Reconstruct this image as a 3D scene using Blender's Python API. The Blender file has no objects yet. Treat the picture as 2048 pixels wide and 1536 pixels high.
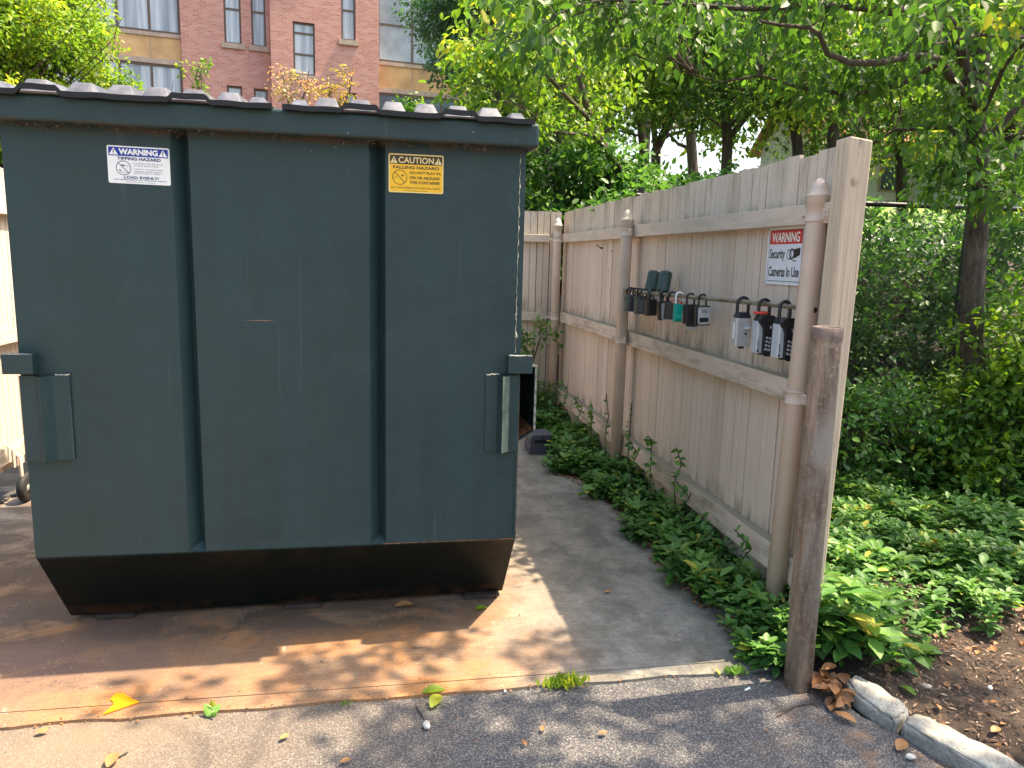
import bpy, math, random
import numpy as np
from mathutils import Vector, Matrix
random.seed(7)
rng = np.random.default_rng(11)
S = bpy.context.scene
COL = S.collection

# ------------------------------------------------------------------ camera, sky, sun, exposure
CAM_H = 1.6
FPX = 1490.0
CM = ((0.98419, 0.00363, -0.17706), (-0.17522, 0.16545, -0.97053), (0.02577, 0.98621, 0.16347))
cam = bpy.data.cameras.new('camera'); camo = bpy.data.objects.new('camera', cam); COL.objects.link(camo)
camo.matrix_world = Matrix.Translation((0, 0, CAM_H)) @ Matrix(CM).to_4x4()
cam.sensor_width = 36; cam.lens = FPX / 2048 * 36; cam.clip_start = 0.05; cam.clip_end = 2000
S.camera = camo
SUN = Vector((0.50, 0.035, 1.0)).normalized()
w = bpy.data.worlds.new('World'); S.world = w; w.use_nodes = True
wn = w.node_tree.nodes; bg = wn['Background']
sky = wn.new('ShaderNodeTexSky'); sky.sky_type = 'NISHITA'; sky.sun_disc = False
sky.sun_elevation = math.asin(SUN.z); sky.sun_rotation = math.atan2(SUN.x, SUN.y)
sky.air_density = 1.4; sky.dust_density = 4.5; sky.ozone_density = 1.0
w.node_tree.links.new(sky.outputs[0], bg.inputs[0]); bg.inputs[1].default_value = 0.15
sl = bpy.data.lights.new('sun', 'SUN'); sl.energy = 4.9; sl.angle = math.radians(0.55); sl.color = (1.0, 0.83, 0.60)
so = bpy.data.objects.new('sun', sl); COL.objects.link(so); so.rotation_euler = SUN.to_track_quat('Z', 'Y').to_euler()
S.view_settings.view_transform = 'Standard'; S.view_settings.look = 'None'
S.view_settings.exposure = 1.5; S.view_settings.gamma = 1

def at(u, v, y):
    """point of the place at distance y along the fence direction, seen at photo position u, v"""
    r = Matrix(CM) @ Vector((u - 1024, -(v - 768), -FPX)); t = y / r.y
    return Vector((r.x * t, y, CAM_H + r.z * t))

# ------------------------------------------------------------------ mesh builder
class MB:
    def __init__(s): s.v = []; s.f = []; s.sm = []; s.rn = []
    def add(s, vs, fs, smooth=False, r=None):
        n = len(s.v); s.v += [tuple(q) for q in vs]
        for f in fs: s.f.append(tuple(i + n for i in f)); s.sm.append(smooth); s.rn.append(0.5 if r is None else r)
        return s
    def box(s, a, b, M=None, r=None):
        x0, y0, z0 = a; x1, y1, z1 = b
        vs = [(x0,y0,z0),(x1,y0,z0),(x1,y1,z0),(x0,y1,z0),(x0,y0,z1),(x1,y0,z1),(x1,y1,z1),(x0,y1,z1)]
        if M is not None: vs = [M @ Vector(q) for q in vs]
        return s.add(vs, [(0,3,2,1),(4,5,6,7),(0,1,5,4),(1,2,6,5),(2,3,7,6),(3,0,4,7)], r=r)
    def tube(s, pts, rad, n=10, caps=True, M=None, r=None):
        pts = [Vector(p) for p in pts]; k = len(pts)
        if not hasattr(rad, '__len__'): rad = [rad] * k
        vs = []; fs = []; pu = None
        for i, p in enumerate(pts):
            t = (pts[min(i+1,k-1)] - pts[max(i-1,0)]).normalized()
            if pu is None: pu = t.orthogonal().normalized()
            pu = (pu - t * pu.dot(t)); pu = pu.normalized() if pu.length > 1e-6 else t.orthogonal().normalized()
            q = t.cross(pu)
            for j in range(n):
                a = 2*math.pi*j/n; vs.append(p + (pu*math.cos(a) + q*math.sin(a)) * rad[i])
        for i in range(k-1):
            for j in range(n):
                fs.append((i*n+j, i*n+(j+1)%n, (i+1)*n+(j+1)%n, (i+1)*n+j))
        if M is not None: vs = [M @ v for v in vs]
        s.add(vs, fs, True, r)
        if caps: s.add(vs[:n], [tuple(reversed(range(n)))], False, r); s.add(vs[-n:], [tuple(range(n))], False, r)
        return s
    def lathe(s, c, prof, n=24, r=None):
        vs = []; fs = []
        for rr, z in prof:
            for j in range(n):
                a = 2*math.pi*j/n; vs.append((c[0]+rr*math.cos(a), c[1]+rr*math.sin(a), c[2]+z))
        for i in range(len(prof)-1):
            for j in range(n): fs.append((i*n+j, i*n+(j+1)%n, (i+1)*n+(j+1)%n, (i+1)*n+j))
        return s.add(vs, fs, True, r)
    def prism(s, poly, axis, a, b, M=None, r=None, smooth=False):
        """extrude a 2-D polygon along x, y or z"""
        def P(p, t): return {'x': (t, p[0], p[1]), 'y': (p[0], t, p[1]), 'z': (p[0], p[1], t)}[axis]
        n = len(poly); vs = [P(p, a) for p in poly] + [P(p, b) for p in poly]
        if M is not None: vs = [M @ Vector(q) for q in vs]
        fs = [(i, (i+1)%n, n+(i+1)%n, n+i) for i in range(n)]
        s.add(vs, fs, smooth, r); s.add(vs[:n], [tuple(reversed(range(n)))], False, r); s.add(vs[n:], [tuple(range(n))], False, r)
        return s
    def build(s, name, mat, parent=None, bevel=0, rnd=False, seg=2, local=False):
        org = Vector((0,0,0)) if (parent is None or local) else ORG.get(parent.name, Vector((0,0,0)))
        me = bpy.data.meshes.new(name)
        me.from_pydata([(q[0]-org.x, q[1]-org.y, q[2]-org.z) for q in s.v], [], s.f)
        me.polygons.foreach_set('use_smooth', s.sm)
        if rnd:
            at_ = me.attributes.new('rnd', 'FLOAT', 'FACE'); at_.data.foreach_set('value', s.rn)
        me.materials.append(mat); me.update()
        import bmesh
        bm = bmesh.new(); bm.from_mesh(me); bmesh.ops.recalc_face_normals(bm, faces=bm.faces); bm.to_mesh(me); bm.free()
        o = bpy.data.objects.new(name, me); COL.objects.link(o)
        if parent is not None: o.parent = parent; ORG[o.name] = org
        if bevel:
            m = o.modifiers.new('bevel', 'BEVEL'); m.width = bevel; m.segments = seg; m.limit_method = 'ANGLE'; m.angle_limit = 0.6
            m.harden_normals = False
        return o
ORG = {}
def tag(o, label=None, cat=None, group=None, kind=None):
    if label: o['label'] = label
    if cat: o['category'] = cat
    if group: o['group'] = group
    if kind: o['kind'] = kind
    return o
def thing(name, label, cat, loc=(0,0,0), group=None):
    o = bpy.data.objects.new(name, None); COL.objects.link(o); o.location = loc; o.empty_display_size = 0.1
    ORG[o.name] = Vector(loc)
    return tag(o, label, cat, group)
def origin_to(o, c):
    """move a top-level mesh's origin to c"""
    c = Vector(c); o.data.transform(Matrix.Translation(-c)); o.location = c; return o

# ------------------------------------------------------------------ materials
class Mat:
    def __init__(s, name):
        s.m = bpy.data.materials.new(name); s.m.use_nodes = True; s.nt = s.m.node_tree
        s.b = s.nt.nodes['Principled BSDF']; s.out = s.nt.nodes['Material Output']
    def n(s, t, ins=None, **props):
        nd = s.nt.nodes.new('ShaderNode' + t)
        for k, v in props.items(): setattr(nd, k, v)
        for k, v in (ins or {}).items(): s.set(nd, k, v)
        return nd
    def set(s, nd, k, v):
        sock = nd.inputs[k]
        if isinstance(v, tuple) and hasattr(v[0], 'outputs'): s.nt.links.new(v[0].outputs[v[1]], sock)
        elif hasattr(v, 'outputs'): s.nt.links.new(v.outputs[0], sock)
        else: sock.default_value = v
    def coord(s): return (s.n('TexCoord'), 'Object')
    def pos(s): return (s.n('NewGeometry'), 'Position')
    def mapped(s, sc, loc=(0,0,0), src=None): return s.n('Mapping', {'Vector': src or s.pos(), 'Scale': sc, 'Location': loc})
    def noise(s, scale, detail=4, rough=0.55, vec=None, dist=0.0):
        return (s.n('TexNoise', {'Vector': vec or s.pos(), 'Scale': scale, 'Detail': detail, 'Roughness': rough, 'Distortion': dist}), 'Fac')
    def voro(s, scale, vec=None, out='Distance', feature='F1'):
        return (s.n('TexVoronoi', {'Vector': vec or s.pos(), 'Scale': scale}, feature=feature), out)
    def ramp(s, f, pts, interp='LINEAR'):
        nd = s.n('ValToRGB', {'Fac': f}); cr = nd.color_ramp; cr.interpolation = interp
        while len(cr.elements) < len(pts): cr.elements.new(0.5)
        for e, (p, c) in zip(cr.elements, pts):
            e.position = p; e.color = (c, c, c, 1) if not hasattr(c, '__len__') else (*c, 1)
        return nd
    def mix(s, f, a, b, mode='MIX'):
        nd = s.n('Mix', data_type='RGBA', blend_type=mode); nd.clamp_factor = True
        def c(v): return (*v, 1) if isinstance(v, tuple) and not hasattr(v[0], 'outputs') and len(v) == 3 else v
        s.set(nd, 0, f); s.set(nd, 6, c(a)); s.set(nd, 7, c(b)); return (nd, 2)
    def math(s, op, a, b=0.0, clamp=False):
        nd = s.n('Math', operation=op); nd.use_clamp = clamp; s.set(nd, 0, a); s.set(nd, 1, b); return nd
    def attr(s, name='rnd'): return (s.n('Attribute', attribute_name=name), 'Fac')
    def axis(s, ax, src=None): return (s.n('SeparateXYZ', {0: src or s.pos()}), ax)
    def mr(s, v, a, b, c=0.0, d=1.0): return s.n('MapRange', {0: v, 1: a, 2: b, 3: c, 4: d})
    def bump(s, h, strength=0.3, dist=0.01):
        s.set(s.b, 'Normal', s.n('Bump', {'Height': h, 'Strength': strength, 'Distance': dist}))
    def base(s, c, rough=0.6, metal=0.0, spec=None):
        if isinstance(c, tuple) and not hasattr(c[0], 'outputs') and len(c) == 3: c = (*c, 1)
        s.set(s.b, 'Base Color', c); s.set(s.b, 'Roughness', rough); s.set(s.b, 'Metallic', metal)
        if spec is not None: s.set(s.b, 'Specular IOR Level', spec)
        return s.m

def plain(name, c, rough=0.6, metal=0.0, var=0.12, sc=30, bump=0.0):
    m = Mat(name); f = m.noise(sc, 5)
    d = tuple(max(0, q*(1-var*2)) for q in c); e = tuple(min(1, q*(1+var*2)) for q in c)
    m.base(m.ramp(f, [(0.3, d), (0.7, e)]), rough, metal)
    if bump: m.bump(f, bump, 0.004)
    return m.m

def painted_steel(name, c, lower=False):
    m = Mat(name)
    streak = m.noise(1.0, 6, 0.6, m.mapped((9, 9, 0.55)))
    big = m.noise(1.6, 3)
    col = m.mix(m.mr(streak, 0.35, 0.72), tuple(q*0.88 for q in c), tuple(min(1, q*1.12+0.001) for q in c))
    col = m.mix(m.mr(big, 0.4, 0.75, 0, 0.4), col, (c[0]*1.25+0.006, c[1]*1.12, c[2]*1.05))
    # scratches, bird spots, thin run marks
    sp = m.voro(26, m.mapped((1, 1, 0.75)))
    spm = m.math('MULTIPLY', m.math('LESS_THAN', sp, 0.05), m.math('GREATER_THAN', m.noise(3.1, 2), 0.54))
    zm = m.mr(m.axis('Z'), 1.85, 2.12, 0.15, 1.0)
    col = m.mix(m.math('MULTIPLY', spm, zm), col, (0.42, 0.44, 0.42))
    run = m.noise(1.0, 2, 0.5, m.mapped((55, 55, 1.3), (3, 1, 2)))
    col = m.mix(m.mr(run, 0.68, 0.78, 0, 0.12), col, (0.16, 0.2, 0.2))
    hz = m.noise(3.5, 7, 0.75, dist=1.2)
    col = m.mix(m.mr(hz, 0.58, 0.72, 0, 0.25), col, (0.05, 0.075, 0.075))
    chip = m.math('MULTIPLY', m.math('GREATER_THAN', m.noise(34, 6, 0.75), 0.70), m.math('GREATER_THAN', m.noise(2.2, 2), 0.52))
    col = m.mix(m.math('MULTIPLY', chip, 0.4), col, (0.10, 0.10, 0.09))
    col = m.mix(m.mr(m.axis('Z'), 0.405, 0.385), col, (0.005, 0.008, 0.0075))  # shade below the front bend painted into the steel colour
    col = m.mix(m.math('MULTIPLY', m.mr(m.noise(2.6, 4), 0.50, 0.66, 0, 0.3), m.math('MULTIPLY', m.mr(m.axis('Z'), 0.25, 0.385), m.math('LESS_THAN', m.axis('Z'), 0.40))), col, (0.06, 0.035, 0.02))  # brown ground reflection near the bend, painted in patches
    # rust creeping from the lower hems and under the rim
    rn = m.noise(7, 6, 0.65)
    rz = m.math('MAXIMUM', m.mr(m.axis('Z'), 0.02, 0.10, 0.55, 0.0), m.mr(m.math('ABSOLUTE', m.math('SUBTRACT', m.axis('Z'), 2.035)), 0.0, 0.018, 0.5, 0.0))
    col = m.mix(m.math('MULTIPLY', m.mr(rn, 0.42, 0.62), rz), col, (0.13, 0.055, 0.025))
    m.base(col, m.mr(streak, 0.3, 0.7, 0.40, 0.56), 0.0)
    m.set(m.b, 'Specular IOR Level', m.mr(m.axis('Z'), 0.39, 0.41, 0.12, 0.42))
    m.bump(m.math('ADD', m.math('MULTIPLY', m.noise(2.6, 3), 1.3), m.math('MULTIPLY', m.noise(160, 2), 0.03)), 0.5, 0.03)
    return m.m

def fence_paint(name, c, sun=False):
    m = Mat(name)
    grain = m.noise(1.0, 8, 0.7, m.mapped((60, 60, 2.2)))
    r = m.attr()
    col = m.mix(r, (c[0]*0.88, c[1]*0.87, c[2]*0.85), (c[0]*1.04, c[1]*1.05, c[2]*1.06))
    col = m.mix(m.mr(grain, 0.36, 0.55, 0.28, 0.0), col, tuple(q*0.6 for q in c))
    z = m.axis('Z'); n2 = m.noise(9, 5, 0.7, m.mapped((1, 1, 0.35)))
    # mildew where water sits: above the rails and along the board tops
    top = m.mr(z, 1.90, 2.09, 0.0, 0.62)
    r1 = m.math('MULTIPLY', m.mr(z, 1.10, 1.26, 1.0, 0.0), m.math('GREATER_THAN', z, 1.09))
    r0 = m.math('MULTIPLY', m.mr(z, 0.32, 0.44, 1.0, 0.0), m.math('GREATER_THAN', z, 0.31))
    r2 = m.math('MULTIPLY', m.mr(z, 1.85, 1.93, 1.0, 0.0), m.math('GREATER_THAN', z, 1.84))
    low = m.mr(z, 0.0, 0.22, 0.8, 0.0)
    mask = m.math('MAXIMUM', m.math('MAXIMUM', top, r1), m.math('MAXIMUM', m.math('MAXIMUM', r2, r0), low))
    col = m.mix(m.math('MULTIPLY', mask, m.mr(n2, 0.46, 0.66)), col, (0.19, 0.18, 0.11))
    pk = m.math('MULTIPLY', m.mr(m.noise(1, 4, 0.6, m.mapped((90, 90, 5), (2, 7, 1))), 0.66, 0.72), 0.7)
    col = m.mix(pk, col, (0.17, 0.14, 0.115))
    col = m.mix(m.math('LESS_THAN', r, -0.5), col, (0.05, 0.038, 0.028))
    m.base(col, 0.72)
    m.bump(grain, 0.35, 0.004)
    return m.m

def rail_paint(name, c):
    m = Mat(name)
    grain = m.noise(1.0, 8, 0.7, m.mapped((50, 2.0, 60)))
    col = m.mix(m.mr(grain, 0.4, 0.65, 0.3, 0.0), c, tuple(q*0.6 for q in c))
    nz = (m.n('SeparateXYZ', {0: (m.n('NewGeometry'), 'Normal')}), 'Z')
    up = m.mr(nz, 0.3, 0.9)
    n2 = m.noise(7, 6, 0.7, m.mapped((1, 0.5, 2)))
    z = m.axis('Z')
    pat = m.math('MULTIPLY', m.mr(n2, 0.44, 0.66), m.mr(z, 1.3, 1.0, 0.25, 0.75))
    col = m.mix(m.math('MAXIMUM', m.math('MULTIPLY', up, 0.75), pat), col, (0.19, 0.18, 0.10))
    m.base(col, 0.75); m.bump(grain, 0.4, 0.004)
    return m.m

BE = (0.71, 0.585, 0.475)
M_board = fence_paint('beige_painted_boards', BE)
M_rail = rail_paint('beige_painted_rail', BE)
m = Mat('beige_painted_pipe')
col = m.mix(m.mr(m.noise(5, 4), 0.4, 0.7), (0.59, 0.48, 0.395), (0.66, 0.54, 0.45))
col = m.mix(m.mr(m.voro(14, m.mapped((1, 1, 0.4))), 0.05, 0.02), col, (0.2, 0.17, 0.15))
M_pipe = m.base(col, 0.5); m.bump(m.noise(60, 3), 0.12, 0.003)
m = Mat('weathered_post_wood')
gr = m.noise(1.0, 8, 0.75, m.mapped((70, 70, 1.6)), 0.6)
col = m.mix(m.mr(gr, 0.35, 0.6), (0.47, 0.36, 0.25), (0.66, 0.53, 0.38))
col = m.mix(m.mr(m.noise(1, 5, 0.7, m.mapped((45, 45, 2.2), (5, 3, 1))), 0.6, 0.68, 0, 0.9), col, (0.16, 0.12, 0.09))
kn = m.n('VectorMath', {0: m.pos(), 1: (1.80, 2.68, 1.93)}, operation='DISTANCE')
kw = (kn, 'Value')
col = m.mix(m.math('MULTIPLY', m.mr(kw, 0.024, 0.012), m.mr(m.noise(60, 3, 0.7, m.mapped((1, 1, 0.5))), 0.35, 0.6, 0.2, 0.8)), col, (0.25, 0.16, 0.09))
M_post = m.base(col, 0.75); m.bump(gr, 0.5, 0.006)

m = Mat('rusted_pipe')
n1 = m.noise(1.0, 6, 0.7, m.mapped((22, 22, 3.2))); n2 = m.noise(45, 5, 0.7); n3 = m.noise(3.0, 3)
col = m.mix(m.mr(n1, 0.38, 0.64), (0.15, 0.112, 0.088), (0.42, 0.335, 0.265))
col = m.mix(m.mr(n3, 0.5, 0.64, 0, 0.7), col, (0.36, 0.35, 0.34))
col = m.mix(m.mr(n2, 0.54, 0.66, 0, 0.7), col, (0.50, 0.40, 0.31))
rr_ = m.noise(1.0, 6, 0.7, m.mapped((30, 30, 1.6), (9, 2, 5)))
col = m.mix(m.mr(rr_, 0.56, 0.66, 0, 0.6), col, (0.26, 0.13, 0.06))
col = m.mix(m.mr(m.axis('Z'), 1.33, 1.36, 0, 0.6), col, (0.11, 0.065, 0.055))
M_rust = m.base(col, 0.85, 0.0); m.bump(n2, 0.5, 0.006)

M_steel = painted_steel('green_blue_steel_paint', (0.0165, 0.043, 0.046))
M_black = plain('black_plastic', (0.016, 0.016, 0.018), 0.42, var=0.2)
m = Mat('grey_sheen_lid_plastic')
M_lid = m.base(m.mix(m.mr(m.noise(14, 5), 0.4, 0.65), (0.07, 0.07, 0.078), (0.14, 0.138, 0.15)), 0.28)
m.bump(m.noise(90, 3), 0.15, 0.003)
M_dark = plain('dark_opening', (0.008, 0.008, 0.008), 0.8)
M_chip = plain('chipped_edge_paint', (0.34, 0.33, 0.28), 0.7, var=0.35, sc=60)
M_rustedge = plain('rust_edge', (0.20, 0.085, 0.035), 0.85, var=0.4, sc=50)
M_grime = plain('dry_debris', (0.10, 0.075, 0.05), 0.9, var=0.35, sc=80)
M_white = plain('white_vinyl', (0.90, 0.92, 0.88), 0.45, var=0.02)
M_blue = plain('blue_ink', (0.008, 0.03, 0.34), 0.45, var=0.03)
M_navy = plain('navy_ink', (0.03, 0.05, 0.16), 0.5, var=0.03)
M_yellow = plain('yellow_vinyl', (0.98, 0.55, 0.015), 0.45, var=0.03)
M_cream = plain('cream_ink', (0.88, 0.72, 0.32), 0.45, var=0.02)
M_ink = plain('dark_brown_ink', (0.06, 0.035, 0.015), 0.5, var=0.05)
M_red = plain('red_ink', (0.62, 0.025, 0.025), 0.4, var=0.03)
M_inkblack = plain('black_ink', (0.012, 0.012, 0.015), 0.4)
M_shell = plain('grey_lock_shell', (0.46, 0.50, 0.54), 0.4, 0.1, var=0.05)
M_silver = plain('brushed_silver', (0.50, 0.52, 0.54), 0.35, 0.35, var=0.06)
M_teal = plain('teal_plastic', (0.0, 0.38, 0.31), 0.4, var=0.04)
M_dkgreen = plain('dark_green_rubber', (0.045, 0.085, 0.075), 0.5, var=0.15, sc=40)
M_redpl = plain('red_plastic', (0.65, 0.06, 0.035), 0.4)
M_pink = plain('pink_strap', (0.60, 0.25, 0.2), 0.6)
m = Mat('galvanised_rod'); col = m.mix(m.mr(m.noise(1, 5, 0.7, m.mapped((60, 14, 60))), 0.42, 0.6), (0.16, 0.125, 0.08), (0.37, 0.34, 0.26))
M_rod = m.base(col, 0.6, 0.35); m.bump(m.noise(120, 3), 0.3, 0.003)
M_rubber = plain('black_rubber', (0.015, 0.015, 0.016), 0.7)

def bark(name, a, b):
    m = Mat(name); v = m.noise(1.0, 8, 0.75, m.mapped((28, 28, 6)), 0.8)
    m.base(m.mix(m.mr(v, 0.38, 0.62), a, b), 0.9); m.bump(v, 0.9, 0.02); return m.m
M_bark = bark('grey_brown_bark', (0.05, 0.038, 0.03), (0.17, 0.135, 0.105))
M_barkd = bark('dark_bark', (0.03, 0.024, 0.02), (0.13, 0.105, 0.085))
def leafmat(name, pts, rough=0.5, trans=0.4, tcol=1.5):
    m = Mat(name); c = m.ramp(m.attr(), pts)
    m.base(c, rough)
    tr = m.n('BsdfTranslucent', {'Color': m.mix(1.0, c, (tcol*1.02, tcol, tcol*0.55), 'MULTIPLY')})
    mx = m.n('MixShader', {0: trans, 1: m.b, 2: tr}); m.nt.links.new(mx.outputs[0], m.out.inputs[0])
    return m.m
G1, G2, G3, G4 = (0.028, 0.075, 0.016), (0.06, 0.15, 0.022), (0.10, 0.21, 0.025), (0.30, 0.34, 0.03)
M_leaf = leafmat('canopy_leaf', [(0.0, G1), (0.45, (0.07, 0.165, 0.025)), (0.8, (0.11, 0.23, 0.03)), (0.985, (0.2, 0.31, 0.035)), (1.0, (0.34, 0.36, 0.04))], trans=0.48)
M_leafb = leafmat('bright_leaf', [(0.0, G2), (0.4, (0.11, 0.23, 0.02)), (0.8, (0.24, 0.36, 0.03)), (1.0, (0.42, 0.44, 0.05))], trans=0.45)
M_leafbl = leafmat('blue_green_leaf', [(0.0, (0.04, 0.10, 0.05)), (0.6, (0.09, 0.20, 0.10)), (1.0, (0.18, 0.31, 0.13))], trans=0.5)
M_leafd = leafmat('deep_green_leaf', [(0.0, (0.03, 0.08, 0.02)), (0.6, (0.065, 0.17, 0.035)), (1.0, (0.13, 0.27, 0.045))])
M_cover = leafmat('ground_cover_leaf', [(0.0, (0.04, 0.11, 0.025)), (0.6, (0.095, 0.235, 0.045)), (0.96, (0.20, 0.36, 0.06)), (1.0, (0.42, 0.40, 0.06))], rough=0.5, trans=0.32)
M_pinkleaf = leafmat('coral_shrub_leaf', [(0.0, (0.30, 0.28, 0.10)), (0.5, (0.52, 0.34, 0.20)), (1.0, (0.62, 0.27, 0.20))])
M_amber = leafmat('amber_shrub_leaf', [(0.0, (0.16, 0.22, 0.03)), (0.5, (0.38, 0.33, 0.05)), (1.0, (0.55, 0.24, 0.08))])
M_dry = leafmat('dry_leaf', [(0.0, (0.13, 0.06, 0.03)), (0.5, (0.27, 0.125, 0.05)), (1.0, (0.42, 0.22, 0.08))], rough=0.6, trans=0.15, tcol=1.1)
M_chips = leafmat('mulch_chip', [(0.0, (0.05, 0.028, 0.018)), (0.6, (0.14, 0.085, 0.058)), (1.0, (0.42, 0.30, 0.21))], rough=0.85, trans=0.0)

# ground materials
m = Mat('rust_stained_concrete')
x, y = m.axis('X'), m.axis('Y')
fine = m.noise(240, 4, 0.7); mid = m.noise(7, 6, 0.65, dist=0.4); big = m.noise(1.4, 4, 0.6, m.mapped((1, 2.2, 1)))
dirt = m.noise(3.2, 7, 0.7, m.mapped((1.3, 1.0, 1), (2.2, 5.1, 0)))
col = m.mix(m.mr(mid, 0.36, 0.64), (0.21, 0.20, 0.175), (0.36, 0.335, 0.29))
col = m.mix(m.mr(dirt, 0.47, 0.60, 0, 0.75), col, (0.13, 0.125, 0.11))
rustm = m.math('MULTIPLY', m.mr(x, 0.95, 0.25), m.mr(m.math('ADD', big, m.math('MULTIPLY', mid, 0.5)), 0.5, 0.95, 0.55, 1.0))
rustm = m.math('MULTIPLY', rustm, m.mr(y, 4.4, 3.2, 0.25, 1.0))
rc = m.mix(m.mr(m.noise(4.5, 9, 0.75, dist=0.7), 0.43, 0.56), (0.33, 0.175, 0.075), (0.48, 0.205, 0.055))
col = m.mix(rustm, col, rc)
brn = m.math('MULTIPLY', m.math('MULTIPLY', m.mr(y, 2.92, 3.15), m.mr(x, 0.6, 0.2)), m.mr(m.noise(3.1, 6, 0.65, m.mapped((1, 1.6, 1), (4, 4, 0)), 0.4), 0.40, 0.52))  # shade in front of the dumpster painted in as patchy brown
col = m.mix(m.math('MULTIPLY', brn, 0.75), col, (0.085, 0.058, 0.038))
rust2 = m.math('MULTIPLY', m.mr(x, -0.1, -1.2), m.mr(m.noise(2.1, 5, 0.6, dist=0.5), 0.40, 0.58))
col = m.mix(m.math('MULTIPLY', rust2, m.mr(y, 4.0, 3.3)), col, (0.20, 0.115, 0.08))
scr = m.noise(1.0, 5, 0.75, m.mapped((4, 32, 1), (7, 0, 0)))
col = m.mix(m.mr(scr, 0.69, 0.73, 0, 0.55), col, (0.44, 0.38, 0.30))
spk = m.math('MULTIPLY', m.math('LESS_THAN', m.voro(38, m.mapped((1, 0.6, 1))), 0.12), m.mr(m.noise(2.5, 3), 0.52, 0.6))
col = m.mix(m.math('MULTIPLY', spk, 0.6), col, (0.5, 0.46, 0.4))
brs = m.noise(1.0, 6, 0.75, m.mapped((7, 75, 1), (1, 3, 0)))
col = m.mix(m.mr(brs, 0.40, 0.56, 0.26, 0.0), col, (0.075, 0.068, 0.058))
pit = m.noise(95, 6, 0.8)
col = m.mix(m.mr(pit, 0.55, 0.63, 0, 0.55), col, (0.05, 0.042, 0.034)); col = m.mix(m.mr(pit, 0.42, 0.36, 0, 0.45), col, (0.46, 0.40, 0.32))
lime = m.math('MULTIPLY', m.mr(m.noise(1.0, 7, 0.8, m.mapped((9, 5, 1), (3, 8, 0)), 0.8), 0.60, 0.64), m.mr(m.noise(1.7, 2), 0.47, 0.53))
col = m.mix(m.math('MULTIPLY', lime, 0.5), col, (0.46, 0.40, 0.33))
oil = m.mr(m.noise(1.0, 9, 0.8, m.mapped((2.6, 3.6, 1), (0.4, 1.3, 0)), 0.5), 0.60, 0.63)
col = m.mix(m.math('MULTIPLY', oil, 0.55), col, (0.085, 0.065, 0.048))
gm = m.math('MULTIPLY', m.mr(x, 0.7, 1.6), m.mr(m.noise(5, 5), 0.45, 0.65, 0, 0.5))
col = m.mix(gm, col, (0.12, 0.13, 0.06))
col = m.mix(m.mr(fine, 0.35, 0.6, 0.38, 0.0), col, (0.05, 0.04, 0.03))
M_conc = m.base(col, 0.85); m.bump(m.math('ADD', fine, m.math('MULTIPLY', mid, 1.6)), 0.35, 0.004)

m = Mat('worn_asphalt')
x = m.axis('X')
vc = (m.n('TexVoronoi', {'Vector': m.pos(), 'Scale': 260.0}), 'Color'); vd = m.voro(210)
g = (m.n('SeparateColor', {0: vc}), 0)
col = m.ramp(g, [(0.0, (0.045, 0.045, 0.05)), (0.5, (0.085, 0.085, 0.094)), (0.8, (0.18, 0.165, 0.15)), (1.0, (0.34, 0.31, 0.27))])
col = m.mix(m.mr(m.noise(420, 2), 0.42, 0.6, 0.35, 0), col, (0.035, 0.035, 0.04))
tan = m.math('MULTIPLY', m.mr(x, 0.35, -0.9), m.mr(m.noise(2.6, 4), 0.3, 0.6, 0.5, 1.0))
col = m.mix(m.math('MULTIPLY', tan, 0.62), col, (0.27, 0.185, 0.11))
stn = m.math('MULTIPLY', m.mr(x, 1.1, 1.7), m.mr(m.noise(6, 6, 0.7), 0.5, 0.62, 0, 0.7))
col = m.mix(stn, col, (0.17, 0.10, 0.06))
M_asph = m.base(col, 0.9); m.bump(m.math('ADD', vd, m.noise(300, 3)), 0.6, 0.004)

m = Mat('dark_soil')
n1 = m.noise(12, 8, 0.75); col = m.ramp(n1, [(0.3, (0.022, 0.015, 0.011)), (0.55, (0.06, 0.04, 0.028)), (0.75, (0.15, 0.10, 0.065))])
M_soil = m.base(col, 0.95); m.bump(m.noise(40, 8, 0.75), 0.9, 0.02)
m = Mat('lawn_grass'); col = m.ramp(m.noise(3, 8, 0.7), [(0.3, (0.10, 0.19, 0.03)), (0.7, (0.24, 0.33, 0.06))])
M_lawn = m.base(col, 0.9); m.bump(m.noise(60, 5), 0.8, 0.03)
M_path = plain('pale_path', (0.48, 0.45, 0.42), 0.9, var=0.08, sc=3)
m = Mat('granite_kerbstone')
n1 = m.noise(9, 7, 0.7, dist=0.5); n2 = m.noise(130, 4, 0.7)
col = m.mix(m.mr(n1, 0.35, 0.65), (0.20, 0.19, 0.17), (0.48, 0.46, 0.40))
col = m.mix(m.mr(n2, 0.56, 0.66, 0, 0.7), col, (0.08, 0.075, 0.07))
M_stone = m.base(col, 0.85); m.bump(m.math('ADD', n1, m.math('MULTIPLY', n2, 0.3)), 0.7, 0.02)

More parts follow.
